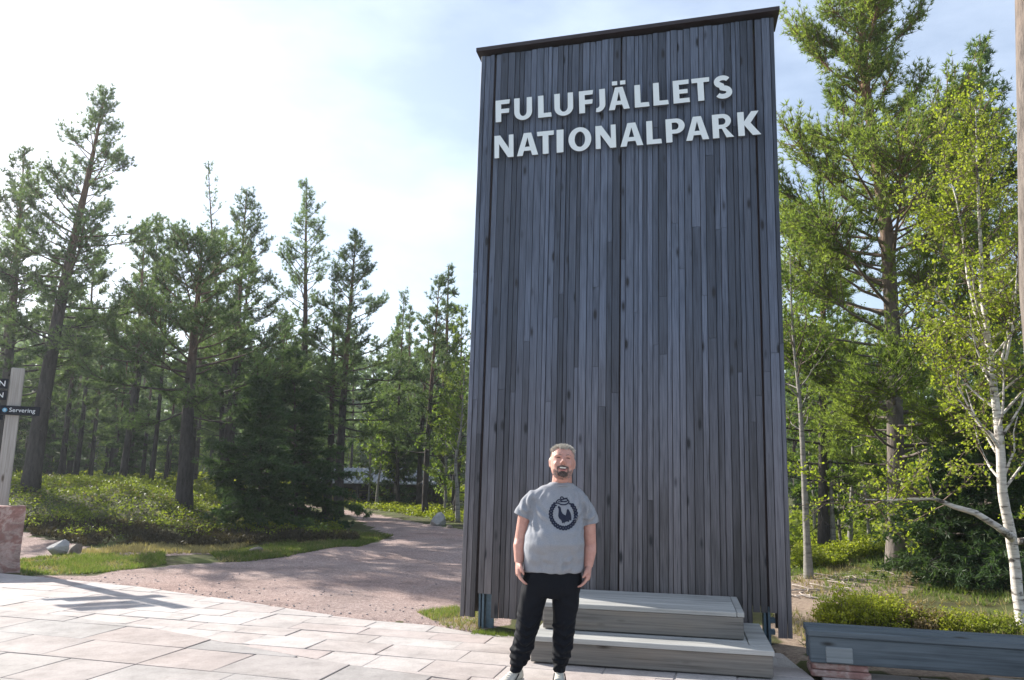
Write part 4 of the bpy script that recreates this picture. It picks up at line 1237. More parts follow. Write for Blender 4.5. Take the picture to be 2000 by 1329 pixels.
shrubs('bilberry_cover', 46000, MOUND, 'bilberry_dark', .0, .27, 2, .062, .043, .03, off_path)
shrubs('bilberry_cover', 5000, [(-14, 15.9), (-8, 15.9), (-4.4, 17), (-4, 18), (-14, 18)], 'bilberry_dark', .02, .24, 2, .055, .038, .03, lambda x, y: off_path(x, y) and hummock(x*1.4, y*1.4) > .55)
HEATH = [(-14, 15.3), (-10, 15.1), (-6.8, 15.6), (-4.4, 16.6), (-2.9, 18.0), (-3.6, 19.4), (-5.4, 17.9), (-8, 17.4), (-14, 17.4)]
C_ = [(x, y, zt(x, y)+rc.uniform(0, .10)*rc.random()+.05*hummock(x, y)) for x, y in area_pts(11000, HEATH) if off_path(x, y) and hummock(x*1.2, y*1.2) > rc.uniform(.1, .55)]
v_ = blades(rng, np.array(C_), np.tile(np.array([[0, 0, 1.0]]), (len(C_), 1)), 5, .085, .028, .75)
tag(link('heather', np_mesh('heather', v_[0], v_[1], M['heather'], v_[2])), kind='stuff')
PATHSIDE = [(-3.2, 18.4), (-2.9, 19.4), (-4.2, 23), (-5.2, 25), (-6.6, 27.5), (-8, 27), (-5.4, 22)]
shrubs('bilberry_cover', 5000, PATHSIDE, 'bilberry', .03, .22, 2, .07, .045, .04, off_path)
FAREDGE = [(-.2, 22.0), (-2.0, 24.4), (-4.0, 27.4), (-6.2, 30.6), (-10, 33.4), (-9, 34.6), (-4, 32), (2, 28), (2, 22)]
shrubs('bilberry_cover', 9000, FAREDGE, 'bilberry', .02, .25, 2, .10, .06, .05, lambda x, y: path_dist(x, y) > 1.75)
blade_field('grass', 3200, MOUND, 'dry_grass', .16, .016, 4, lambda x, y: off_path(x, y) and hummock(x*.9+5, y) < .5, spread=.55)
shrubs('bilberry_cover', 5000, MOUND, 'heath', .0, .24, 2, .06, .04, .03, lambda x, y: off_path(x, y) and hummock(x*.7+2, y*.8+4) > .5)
FARG = [(-50, 32), (-14, 33), (-9, 36), (2, 36), (2, 60), (-60, 60)]
shrubs('undergrowth', 16000, FARG, 'bilberry', .1, .6, 2, .28, .18, .1, lambda x, y: path_dist(x, y) > 2)
def px_poly(l): return [tuple(gz(*p)[:2]) for p in l]
G1 = px_poly([(38, 1092), (120, 1086), (320, 1086), (322, 1102), (180, 1120), (40, 1122)])
G2_ = px_poly([(410, 1080), (560, 1058), (700, 1040), (768, 1046), (700, 1066), (560, 1088), (430, 1094)])
G3 = px_poly([(815, 1194), (890, 1184), (925, 1190), (965, 1214), (940, 1231), (900, 1228), (868, 1222)])
G4 = px_poly([(150, 1072), (420, 1060), (540, 1050), (420, 1080), (330, 1088), (180, 1082)])
patchy = lambda x, y: hummock(x*1.7+3, y*1.7) > rc.uniform(.15, .75)
blade_field('grass', 5600, G1, 'grass', .075, .011, 5, patchy, spread=.6)
blade_field('grass', 1600, G1, 'dry_grass', .07, .010, 3, spread=.7)
blade_field('grass', 9000, G2_, 'grass', .085, .014, 5, patchy, spread=.6)
blade_field('grass', 3000, G2_, 'dry_grass', .08, .012, 3, spread=.7)
blade_field('grass', 1500, G3, 'grass', .06, .007, 4, patchy, spread=.6)
blade_field('grass', 700, G3, 'dry_grass', .06, .007, 3, spread=.7)
blade_field('grass', 1600, G4, 'dry_grass', .10, .016, 4)
blade_field('grass', 350, [(-.35, 7.78), (.6, 7.56), (.62, 7.70), (-.3, 7.95)], 'grass', .06, .007, 5)
# right side
wall_free = lambda x, y: not (-.8 < x < 2.75 and y < 8.3-.215*(x+.47)+.1) and not (2.3 < x < 5.6 and y < 6.86-.259*(x-2.41)+.12)
R1 = [(2.72, 7.0), (5.6, 6.3), (9, 6.4), (9.5, 9.5), (6.5, 9.6), (4.2, 9.5), (3.0, 9.3)]
blade_field('grass', 2600, R1, 'dry_grass', .12, .009, 4, wall_free, spread=.5)
blade_field('grass', 900, R1, 'grass', .10, .009, 4, wall_free, spread=.4)
R2 = [(4.0, 10.2), (6.0, 10.0), (8.5, 10.8), (10, 13), (7, 15.8), (4.6, 14.2)]
blade_field('grass', 3500, R2, 'grass', .10, .013, 4, lambda x, y: hummock(x*1.3, y) > .45, spread=.5)
blade_field('grass', 1500, R2, 'dry_grass', .12, .012, 4, lambda x, y: hummock(x*1.3, y) < .6, spread=.6)
R3 = px_poly([(1548, 1112), (1590, 1108), (1700, 1092), (1760, 1092), (1750, 1080), (1640, 1066), (1560, 1072)])
shrubs('bilberry_cover', 12000, R3, 'bilberry', .08, .34, 2, .06, .04, .03)
R4 = [(5.5, 17.5), (9, 17.0), (14, 19), (20, 26), (12, 30), (6, 22)]
shrubs('undergrowth', 12000, R4, 'bilberry_dark', .1, .5, 2, .13, .085, .06)
# bilberry bushes one can tell apart, right of the wall
def bush(px, py, rx, ry, h, n, mat, label, name='bilberry_bush'):
    p = gz(px, py); r = empty(name, (p.x, p.y, zt(p.x, p.y)-.03))
    C = []; Vb = []; tb = MB()
    for i in range(n//22):
        a, q = rc.uniform(0, 6.28), math.sqrt(rc.random())
        x0, y0 = math.cos(a)*q*rx*.8, math.sin(a)*q*ry*.8
        hh = h*rc.uniform(.55, 1.12)*(1-.45*q*q)
        x1, y1 = x0+rc.gauss(0, .05)+x0*.22, y0+rc.gauss(0, .05)+y0*.22
        tb.tube([(x0, y0, -.03), ((x0+x1)/2, (y0+y1)/2, hh*.55), (x1, y1, hh)], [.004, .003, .0012], 3, False)
        hue = rc.uniform(-.2, .2)
        for k in range(22):
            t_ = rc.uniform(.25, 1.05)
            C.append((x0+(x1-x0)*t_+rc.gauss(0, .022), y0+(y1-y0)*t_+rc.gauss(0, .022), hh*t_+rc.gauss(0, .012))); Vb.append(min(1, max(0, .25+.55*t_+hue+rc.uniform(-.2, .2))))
    v_ = leaves(rng, np.array(C), 2, .030, .020, .012, vbase=np.array(Vb))
    tag(link('stems', tb.mesh('stems', M['twig']), r), kind='stuff'); link('foliage', np_mesh('foliage', v_[0], v_[1], M[mat], v_[2]), r)
    tag(r, label, 'bush')
bush(1665, 1222, .40, .34, .40, 3800, 'bilberry', 'bright yellow-green bilberry bush right behind the left end of the low bench')
bush(1735, 1222, .36, .3, .34, 3000, 'bilberry', 'bilberry bush adjoining the brightest one behind the low bench')
bush(1805, 1228, .30, .28, .30, 1500, 'heath', 'brownish half-bare heath bush between two green ones behind the low bench', 'heath_bush')
bush(1868, 1232, .38, .28, .25, 2000, 'bilberry', 'low loose bilberry bush behind the middle of the low bench')
bush(1948, 1238, .36, .26, .24, 1700, 'bilberry_dark', 'straggly bilberry bush beside the foot of the white birch')
# fallen twigs, cones and loose stones
tb = MB()
for px, py, n in ((1570, 1160, 26), (1640, 1140, 22), (1740, 1128, 16), (1800, 1135, 10)):
    for i in range(n):
        p = gz(px+rc.gauss(0, 32), py+rc.gauss(0, 9)); z = zt(p.x, p.y)+.015; a = rc.uniform(0, 6.28); L = rc.uniform(.1, .5)
        tb.tube([(p.x, p.y, z), (p.x+math.cos(a)*L*.5, p.y+math.sin(a)*L*.5, z+.02), (p.x+math.cos(a+.3)*L, p.y+math.sin(a+.3)*L, z)], [.011, .009, .004], 4, False)
M['dead_twig'] = mat_plain('bleached_dead_twigs', (.36, .31, .27), .85, .3)
tag(tb.build('fallen_twigs', M['dead_twig']), kind='stuff')
tb = MB()
for i in range(260):
    x, y = area_pts(1, GR_POLY[:12]+GR_POLY[-9:])[0] if i % 2 else (rc.uniform(-6.5, -.5), 0)
    if not i % 2: y = edge_y(x)+abs(rc.gauss(0, .7))+.1
    r = rc.uniform(.006, .016)
    tb.ball((x, y, zt(x, y)+r*.3), (r, r*.8, r*.7), 5, 4)
M['pebble'] = mat_plain('loose_gravel_stones', (.33, .29, .28), .9, .4, 4)
o = tb.build('loose_gravel', M['pebble']); tag(o, kind='stuff')
# big exposed root of the sunlit pine
# (kept as part of its trunk flare)

# ------------------------------------------------------------------ the man
MY = 6.05; KS = .976
pr = empty('person', (.351, MY, .0))
tag(pr, 'smiling bearded man in grey bird-print t-shirt, black joggers and pale sneakers before the sign wall', 'person')
def remesh(mb, name, vox, smooth, mat, parent, mods=()):
    me = mb.mesh(name); ob = bpy.data.objects.new(name, me); COL.objects.link(ob)
    md = ob.modifiers.new('r', 'REMESH'); md.mode = 'VOXEL'; md.voxel_size = vox
    sm = ob.modifiers.new('s', 'SMOOTH'); sm.factor = .5; sm.iterations = smooth
    bpy.context.view_layer.update()
    me2 = bpy.data.meshes.new_from_object(ob.evaluated_get(bpy.context.evaluated_depsgraph_get())); me2.name = name
    bpy.data.objects.remove(ob); bpy.data.meshes.remove(me)
    me2.polygons.foreach_set('use_smooth', [True]*len(me2.polygons))
    me2.materials.clear(); me2.materials.append(mat)
    o = link(name, me2, parent)
    return o
ZS = lambda z: CAM_H+(z-CAM_H)*KS          # measured at 6.2 m, man stands at 6.05 m
def Pm(x, y, z): return (x*KS, y, ZS(z))
# materials
t = NT('fair_skin'); f = t.noise(t.coords('Object'), 14, 4); g = t.noise(t.coords('Object'), 60, 3)
c = t.ramp(f, [(.3, (.50, .25, .20)), (.7, (.60, .33, .265))]); c = t.mix(1.0, c, t.ramp(g, [(.3, .93), (.7, 1.05)]), 'MULTIPLY')
q = t.pbr(c, .5, t.bump(g, .08, .003), 0, .4); q.inputs['Subsurface Weight'].default_value = .15; q.inputs['Subsurface Radius'].default_value = (.012, .005, .003); M['skin'] = t.m
t = NT('heather_grey_jersey'); f = t.noise(t.coords('Object'), 220, 3, .8); g = t.noise(t.coords('Object'), 9, 4)
c = t.ramp(f, [(.3, (.225, .235, .26)), (.7, (.345, .355, .385))])
t.pbr(c, .9, t.bump(f, .12, .002), 0, .15); M['jersey'] = t.m
t = NT('black_jogger_cloth'); f = t.noise(t.coords('Object'), 150, 3, .8)
c = t.ramp(f, [(.3, (.0035, .0045, .0075)), (.7, (.0075, .009, .014))])
t.pbr(c, .75, t.bump(f, .1, .002), 0, .14, Sheen_Weight=.0); M['jogger'] = t.m
M['print'] = mat_plain('dark_navy_fabric_print', (.010, .014, .035), .8, .1, 40)
M['hair'] = mat_leaf('greying_fair_hair', (.40, .36, .31), (.74, .70, .63), 0.0, .3, .5)
M['scalp'] = mat_plain('cropped_hair_base', (.42, .34, .28), .8, .2, 90, .3)
M['beard'] = mat_leaf('dark_goatee_hair', (.15, .11, .098), (.33, .265, .235), .0, .2, .7)
M['beard_grey'] = mat_leaf('grey_chin_beard', (.30, .25, .23), (.55, .50, .46), .0, .2, .7)
M['brow'] = mat_plain('eyebrow_hair', (.22, .14, .10), .8, .2)
M['lid'] = mat_plain('eye_slit', (.06, .03, .028), .5, .1)
M['lip'] = mat_plain('lips', (.42, .16, .15), .5, .1)
M['mouth'] = mat_plain('mouth_inside', (.10, .03, .03), .6, .1)
M['teeth'] = mat_plain('teeth', (.72, .66, .58), .35, .05)
M['shoe'] = mat_plain('cream_sneaker_leather', (.56, .53, .46), .55, .06, 30, .05)
M['sole'] = mat_plain('white_rubber_sole', (.60, .58, .53), .6, .06)
M['shoe_trim'] = mat_plain('black_sneaker_trim', (.02, .02, .022), .6, .1)
# --- body: one continuous surface
b = MB()
HC = Vector((.058*KS, -.008, ZS(1.628)))
HR = Matrix.Rotation(rad(9), 3, 'X') @ Matrix.Rotation(rad(-3), 3, 'Y')      # chin up a little
HR = Matrix.Rotation(rad(-9), 3, 'X') @ Matrix.Rotation(rad(3), 3, 'Y')
def Hp(x, y, z): return HC + HR @ Vector((x*(1.19 if z > -.1 else 1.32), y*1.04, z*1.0-(.006 if z < -.02 else 0)))
def loft_h(rings, n=18, pw=2.2):
    tmp = MB(); tmp.loft(rings, n, pw); tmp.v = [tuple(Hp(*v)) for v in tmp.v]
    b.add(tmp.v, tmp.f, True)
# skull and jaw in head coordinates (origin between the ears, face towards -y)
loft_h([(0, -.052, -.125, .030, .028), (0, -.046, -.115, .047, .045), (0, -.030, -.092, .062, .066), (0, -.016, -.06, .071, .083), (0, -.006, -.02, .0765, .094), (0, .0, .02, .0775, .098), (0, .002, .06, .076, .096), (0, .006, .09, .066, .084), (0, .010, .112, .046, .060), (0, .012, .122, .02, .028)])
b.tube([Hp(0, -.096, .030), Hp(0, -.108, .010), Hp(0, -.122, -.014)], [.009, .012, .0155], 8)
for sx in (-1, 1):
    b.ball(Hp(sx*.012, -.108, -.018), .0105, 8, 6)
    b.ball(Hp(sx*.038, -.074, -.022), (.026, .024, .026), 10, 8)              # smiling cheeks
    b.tube([Hp(sx*.012, -.098, .034), Hp(sx*.034, -.094, .041), Hp(sx*.058, -.074, .034)], [.008, .009, .007], 6)
    b.ball(Hp(sx*.081, .008, .0), (.009, .020, .033), 10, 8)                   # ears
    b.ball(Hp(sx*.080, .002, -.026), (.008, .010, .012), 8, 6)
b.ball(Hp(0, -.088, -.104), (.026, .022, .018), 10, 8)
# neck, trunk
b.tube([Pm(.058, .025, 1.60), Pm(.060, .022, 1.52), Pm(.058, .03, 1.46), Pm(.045, .035, 1.40)], [.070, .075, .080, .085], 16)
b.ball(Pm(.056, -.035, 1.497), (.052, .04, .03), 12, 8)                        # fleshy under-chin
b.loft([(.055*KS, .03, ZS(1.42), .07, .06), (.03*KS, .02, ZS(1.36), .16, .09), (.02, .01, ZS(1.25), .175, .125), (.0, -.01, ZS(1.05), .195, .15), (-.01, .0, ZS(.85), .19, .13), (-.015, .0, ZS(.68), .19, .12)], 20)
for sx, hip, knee, ank in ((-1, (-.12, .0, .68), (-.205, -.02, .36), (-.292, .01, .07)), (1, (.085, .0, .68), (.078, -.01, .36), (.052, .02, .07))):
    b.tube([Pm(*hip), Pm(*knee), Pm(*ank)], [.085, .058, .04], 12)
ARMS = {-1: ((-.150, .02, 1.325), (-.235, .022, 1.20), (-.262, .028, 1.03), (-.272, .005, .98), (-.276, -.03, .86)),
        1: ((.200, .02, 1.295), (.272, .022, 1.17), (.282, .028, .995), (.278, .005, .945), (.262, -.03, .835))}
for sx in (-1, 1):
    A = [Pm(*p) for p in ARMS[sx]]
    b.tube(A, [.045, .054, .049, .050, .034], 14)
    W_ = Vector(A[-1]); el = Vector(A[-2])
    dn = (W_-el).normalized()
    dn = (dn+Vector((0, -.10, -.15))).normalized()
    # palm faces the thigh: thumb side forwards (-y), knuckles outwards and forwards
    fw = Vector((0, -1, 0)); fw = (fw-dn*fw.dot(dn)).normalized()
    inn = Vector((-sx, 0, 0)); inn = (inn-dn*inn.dot(dn)-fw*inn.dot(fw)).normalized()
    pc = W_+dn*.045
    b.tube([W_-dn*.01, W_+dn*.02, W_+dn*.055, W_+dn*.088], [(.030, .026), (.034, .024), (.042, .023), (.040, .019)], 12) if False else None
    tmp = MB()
    for (u, hw, th) in ((-.012, .028, .026), (.024, .040, .026), (.062, .049, .025), (.098, .048, .020)):
        tmp.v += [tuple(W_+dn*u+fw*(hw*math.cos(2*math.pi*k/14))+inn*(th*math.sin(2*math.pi*k/14))) for k in range(14)]
    fs = [(i*14+k, i*14+(k+1) % 14, (i+1)*14+(k+1) % 14, (i+1)*14+k) for i in range(3) for k in range(14)]+[tuple(range(13, -1, -1)), tuple(42+k for k in range(14))]
    b.add(tmp.v, fs, True)
    for k, (off, ln, cur) in enumerate(((.036, .084, .42), (.0125, .092, .50), (-.0125, .086, .58), (-.035, .070, .66))):
        p0 = W_+dn*.086+fw*off
        d0 = dn; pts_ = [p0]; a_ = .18
        for j, sg in enumerate((.42, .32, .26)):
            a_ += cur*(.55 if j == 0 else .6)
            d_ = (dn*math.cos(a_)+inn*math.sin(a_)+fw*off*1.2).normalized()
            pts_.append(pts_[-1]+d_*ln*sg*1.12)
        b.tube(pts_, [.0122, .0114, .0102, .0082], 9)
        b.ball(pts_[-1], .0072, 8, 6)
    t0 = W_+dn*.026+fw*.032+inn*.008
    tp_ = [t0, t0+(dn*.7+fw*.65+inn*.25).normalized()*.034, t0+(dn*.7+fw*.65+inn*.25).normalized()*.034+(dn*.95+fw*.1+inn*.35).normalized()*.030, t0+(dn*.7+fw*.65+inn*.25).normalized()*.034+(dn*.95+fw*.1+inn*.35).normalized()*.030+(dn*.9-fw*.15+inn*.5).normalized()*.024]
    b.tube(tp_, [.0175, .0142, .0122, .0090], 9); b.ball(tp_[-1], .008, 8, 6)
body = remesh(b, 'body', .0058, 3, M['skin'], pr)

# --- joggers
b = MB()
b.loft([(-.012, .0, ZS(.90), .195, .135), (-.012, .0, ZS(.82), .215, .148), (-.014, .0, ZS(.72), .228, .150), (-.022, .0, ZS(.64), .222, .142), (-.026, .0, ZS(.60), .19, .12)], 26, 2.3)
def leg(rings, n=20):
    b.loft([(x*KS, y, ZS(z), rx*KS, ry) for x, y, z, rx, ry in rings], n, 2.2)
rl = random.Random(8)
leg([(-.140, .0, .70, .108, .125), (-.165, -.004, .58, .105, .118), (-.184, -.012, .47, .098, .105), (-.205, -.02, .37, .090, .098), (-.226, -.012, .28, .086, .094), (-.242, -.004, .21, .087, .094), (-.256, .0, .155, .082, .088), (-.266, .002, .125, .070, .076), (-.274, .004, .10, .056, .062), (-.284, .006, .072, .050, .056), (-.290, .008, .045, .044, .050)])
leg([(.092, .0, .70, .112, .125), (.090, -.002, .58, .105, .116), (.084, -.008, .47, .092, .103), (.078, -.015, .37, .083, .096), (.070, -.008, .28, .080, .092), (.066, .0, .21, .080, .092), (.060, .004, .16, .073, .085), (.054, .008, .13, .062, .074), (.050, .012, .10, .052, .062), (.049, .014, .075, .047, .055), (.048, .016, .05, .043, .05)])
jog = remesh(b, 'joggers', .0075, 3, M['jogger'], pr)
def curve3(P, n=14):
    P = [np.array(Pm(*p)) for p in P]
    return np.array([P[0]*(1-t_)**2+P[1]*2*t_*(1-t_)+P[2]*t_*t_ for t_ in np.linspace(0, 1, n)])
def wrinkle(o, folds, rough=.0015, seed=1):
    """push the cloth out along crest lines and in beside them"""
    me = o.data; n = len(me.vertices)
    co = np.empty(n*3, np.float32); me.vertices.foreach_get('co', co); co = co.reshape(-1, 3)
    no = np.empty(n*3, np.float32); me.vertices.foreach_get('normal', no); no = no.reshape(-1, 3)
    d = np.zeros(n)
    for pts_, amp, sig in folds:
        Cc = curve3(pts_); dist = np.sqrt(((co[:, None, :]-Cc[None])**2).sum(2)); k_ = dist.argmin(1); dm_ = dist.min(1)
        fade = np.sin(np.pi*np.clip((k_+.5)/len(Cc), 0, 1))**.7
        d += amp*fade*(np.exp(-(dm_/sig)**2)-.55*np.exp(-((dm_-1.9*sig)/sig)**2))
    r_ = np.random.default_rng(seed)
    for q in range(10):
        w_ = r_.normal(0, 38, 3)*np.array([1, .6, .7]); d += rough*np.sin(co @ w_+r_.uniform(0, 6.28))*.5
    co = co+no*d[:, None].astype(np.float32)
    me.vertices.foreach_set('co', co.ravel()); me.update()
jf = []
rw = random.Random(15)
for cx, cz, r, yb in ((-.195, .42, .096, -.016), (-.21, .35, .09, -.018), (-.224, .29, .087, -.012), (-.24, .22, .087, -.005), (-.25, .18, .085, 0), (-.26, .145, .078, .002), (-.268, .115, .064, .004),
                      (.081, .42, .088, -.012), (.075, .35, .082, -.014), (.069, .28, .08, -.008), (.066, .225, .08, 0), (.062, .18, .076, .003), (.056, .14, .066, .007), (.052, .112, .056, .012)):
    for side_ in (-1, 1):
        t_ = rw.uniform(-.05, .06); a0 = rw.uniform(.2, .6)
        jf.append((((cx+side_*r*.95, yb-.01, cz+t_), (cx+side_*r*.55, yb-r*1.05, cz+t_*.2), (cx-side_*r*.3*a0, yb-r*1.1, cz-t_*.6)), rw.uniform(.013, .020), rw.uniform(.012, .017)))
jf += [(((-.10, -.11, .62), (-.15, -.125, .56), (-.22, -.08, .50)), .010, .018), (((.03, -.11, .61), (.08, -.125, .57), (.15, -.08, .53)), .010, .018), (((-.03, -.13, .70), (-.08, -.14, .62), (-.10, -.12, .52)), .008, .016)]
wrinkle(jog, jf, .0018, 3)

# --- t-shirt
b = MB()
b.loft([(-.006, -.006, ZS(.792), .226, .166), (-.006, -.010, ZS(.83), .228, .174), (-.005, -.020, ZS(.92), .232, .190), (-.002, -.032, ZS(1.01), .232, .202), (.006, -.026, ZS(1.10), .220, .186), (.016, -.010, ZS(1.19), .203, .158), (.022, .002, ZS(1.27), .203, .142), (.026, .012, ZS(1.34), .210, .122), (.028, .020, ZS(1.385), .207, .104), (.036, .026, ZS(1.415), .180, .094), (.044, .030, ZS(1.438), .145, .088), (.052, .030, ZS(1.458), .108, .086), (.055, .028, ZS(1.470), .090, .082)], 32, 2.35)
b.tube([Pm(-.10, .02, 1.345), Pm(-.158, .02, 1.342), Pm(-.210, .02, 1.285), Pm(-.240, .02, 1.23), Pm(-.252, .02, 1.20)], [.060, .076, .075, .073, .076], 18)
b.tube([Pm(.150, .02, 1.33), Pm(.212, .02, 1.315), Pm(.256, .02, 1.245), Pm(.278, .02, 1.185), Pm(.286, .02, 1.15)], [.060, .075, .072, .069, .072], 18)
shirt = remesh(b, 't_shirt', .0075, 5, M['jersey'], pr)
sfold = [((-.18, -.07, 1.31), (-.14, -.13, 1.24), (-.05, -.165, 1.19)), ((.205, -.06, 1.28), (.17, -.12, 1.21), (.10, -.165, 1.16)), ((-.19, -.08, 1.24), (-.16, -.13, 1.13), (-.13, -.17, 1.03)),
         ((.215, -.06, 1.20), (.19, -.12, 1.10), (.14, -.18, 1.02)), ((-.205, -.09, 1.0), (-.16, -.15, .93), (-.06, -.19, .90)), ((.205, -.10, 1.0), (.16, -.15, .92), (.06, -.19, .88)),
         ((-.20, -.08, .90), (-.13, -.15, .85), (-.02, -.175, .84)), ((.20, -.07, .90), (.14, -.14, .84), (.06, -.17, .83)), ((.10, -.17, 1.02), (.11, -.17, .92), (.10, -.16, .82)), ((-.09, -.17, 1.0), (-.10, -.17, .9), (-.09, -.16, .82)),
         ((.03, -.195, 1.0), (.04, -.19, .9), (.03, -.175, .8)), ((-.20, -.045, 1.38), (-.22, -.055, 1.32), (-.20, -.06, 1.26)), ((-.27, -.04, 1.30), (-.25, -.055, 1.25), (-.21, -.055, 1.24)), ((.25, -.04, 1.33), (.26, -.05, 1.27), (.24, -.055, 1.21)), ((.31, -.03, 1.25), (.285, -.05, 1.20), (.25, -.05, 1.19)),
         ((-.08, -.07, 1.43), (-.12, -.09, 1.38), (-.14, -.10, 1.32)), ((.17, -.06, 1.42), (.18, -.08, 1.37), (.18, -.1, 1.31))]
wrinkle(shirt, [(f_, .019, .016) for f_ in sfold], .003, 7)
# collar rib, hem line
mb = MB(); pts_ = [( (.054+.084*math.cos(a))*1.0, .024+.086*math.sin(a), ZS(1.462)+.012*math.sin(a)) for a in [2*math.pi*k/28 for k in range(29)]]
mb.tube(pts_, .0075, 8, False); mb.build('collar', M['jersey'], shirt)

# --- the print, laid on the cloth
sv = [v.co.copy() for v in shirt.data.vertices]; sf = [tuple(p.vertices) for p in shirt.data.polygons]
bvh = BVHTree.FromPolygons(sv, sf)
PC = (.060*KS, ZS(1.238)); PS = .0075/1.0
def lay(x, z, off=.0022):
    hit = bvh.ray_cast(Vector((x, -1, z)), Vector((0, 1, 0)))
    return (x, (hit[0].y if hit[0] else -.17)-off, z)
pm_ = MB(); U = .112/445.0      # print drawn in 1329-px enlargement units
def pr_pt(ix, iy, off=.0022): return lay(PC[0]+(ix-625)*U*.985, PC[1]+(700-iy)*U, off)
def ribbon(pts, w, off):
    n = len(pts); L_, R_ = [], []
    for i, p in enumerate(pts):
        a, c_ = pts[max(i-1, 0)], pts[min(i+1, n-1)]
        dx, dy = c_[0]-a[0], c_[1]-a[1]; d = math.hypot(dx, dy) or 1
        L_.append(pr_pt(p[0]-dy/d*w/2, p[1]+dx/d*w/2, off)); R_.append(pr_pt(p[0]+dy/d*w/2, p[1]-dx/d*w/2, off))
    pm_.add(L_+R_, [(i, i+1, n+i+1, n+i) for i in range(n-1)])
for ph in (0, math.pi):
    pts_ = []
    for i in range(150):
        a = rad(-62+ (304)*i/149)+math.pi/2+rad(90)        # leaves the top open for the knot
        a = rad(128)+rad(284)*i/149
        r_ = 385+44*math.sin(a*14.5+ph)
        pts_.append((625+r_*math.cos(a), 715-r_*math.sin(a)))
    ribbon(pts_, 52, .0022+.0003*(ph > 0))
for pts_, w in (([(390, 400), (430, 330), (500, 290), (600, 340), (700, 345), (770, 300), (700, 262), (600, 285), (540, 260), (560, 215), (610, 215), (640, 255)], 34), ([(340, 410), (450, 390), (560, 430), (680, 430), (770, 390), (800, 340), (750, 290)], 38), ([(560, 300), (650, 255), (760, 240)], 30), ([(800, 400), (860, 410), (920, 440)], 45), ([(470, 350), (600, 350), (700, 330)], 26)):
    Q = []
    for i in range(len(pts_)-1):
        p0, p1, p2, p3 = pts_[max(i-1, 0)], pts_[i], pts_[i+1], pts_[min(i+2, len(pts_)-1)]
        for s_ in range(6):
            t_ = s_/6
            Q.append(tuple(.5*((2*b1)+(c1-a1)*t_+(2*a1-5*b1+4*c1-d1)*t_*t_+(3*b1-a1-3*c1+d1)*t_**3) for a1, b1, c1, d1 in zip(p0, p1, p2, p3)))
    Q.append(pts_[-1]); ribbon(Q, w, .0028)
# bird: rows of quads between left and right outlines
def fillrows(rows, off=.0024):
    vs = []; 
    for y, x0, x1 in rows: vs += [pr_pt(x0+(x1-x0)*k/4, y, off) for k in range(5)]
    pm_.add(vs, [(i*5+k, i*5+k+1, (i+1)*5+k+1, (i+1)*5+k) for i in range(len(rows)-1) for k in range(4)])
fillrows([(475, 470, 500), (500, 452, 525), (520, 455, 545), (560, 478, 550), (620, 478, 560), (680, 472, 590), (720, 465, 640), (745, 462, 700), (790, 468, 850), (830, 490, 800), (870, 540, 790), (905, 565, 760), (945, 570, 620), (955, 600, 625)])
fillrows([(560, 740, 775), (600, 722, 800), (650, 715, 830), (700, 700, 850), (750, 690, 862), (800, 700, 865), (850, 760, 864), (885, 830, 860)], .0027)
fillrows([(900, 570, 625), (940, 570, 605), (960, 572, 590)], .0027); fillrows([(900, 620, 665), (940, 630, 655), (970, 650, 665)], .0027); fillrows([(880, 700, 800), (905, 720, 795), (925, 770, 785)], .0027)
pm_.build('print', M['print'], shirt)

# --- head details
det = MB()
hv = [v.co.copy() for v in body.data.vertices]; hb = BVHTree.FromPolygons(hv, [tuple(p.vertices) for p in body.data.polygons])
def face_pt(x, z, off=.001):
    o_ = Hp(x, -.3, z); d_ = HR @ Vector((0, 1, 0)); h_ = hb.ray_cast(o_, d_)
    return (h_[0] if h_[0] else Hp(x, -.09, z))-d_*off
def strip(name, mat, pts, r, flat=1.0, parent=body):
    mb = MB(); mb.tube([face_pt(x, z, off) for x, z, off in pts], r, 8); return mb.build(name, mat, parent)
for sx in (-1, 1):
    strip('eye', M['lid'], [(sx*.018, .020, .0), (sx*.026, .0225, .001), (sx*.035, .0225, .001), (sx*.044, .0185, .0)], [.0015, .0038, .0038, .0015])
    strip('eyebrow', M['brow'], [(sx*.014, .040, .001), (sx*.030, .047, .002), (sx*.050, .041, .001)], [.002, .0035, .002])
    strip('nostril', M['lid'], [(sx*.009, -.0235, .0005), (sx*.013, -.0225, .0005)], [.0028, .0028])
def patch(name, mat, outline_rows, off, parent=body):
    mb = MB(); vs = []
    for z, x0, x1 in outline_rows: vs += [face_pt(x0+(x1-x0)*k/8, z, off) for k in range(9)]
    mb.add(vs, [(i*9+k, i*9+k+1, (i+1)*9+k+1, (i+1)*9+k) for i in range(len(outline_rows)-1) for k in range(8)], True)
    return mb.build(name, mat, parent)
patch('mouth', M['mouth'], [(-.043, -.020, .020), (-.049, -.025, .025), (-.057, -.021, .021), (-.063, -.010, .010)], .0025)
patch('teeth', M['teeth'], [(-.0445, -.018, .018), (-.049, -.022, .022), (-.0545, -.018, .018)], .0042)
strip('lip', M['lip'], [(-.026, -.056, .003), (-.014, -.067, .004), (0, -.0705, .005), (.014, -.067, .004), (.026, -.056, .003)], [.002, .0045, .0055, .0045, .002])
rngh = np.random.default_rng(4)
def hairs(name, mat, pts, dirs, l, w, k, spread, parent=body):
    v_ = blades(rngh, np.array([tuple(p) for p in pts]), np.array([tuple(d) for d in dirs]), k, l, w, spread)
    return link(name, np_mesh(name, v_[0], v_[1], M[mat], v_[2]), parent)
rb = random.Random(6)
pp, dd_ = [], []
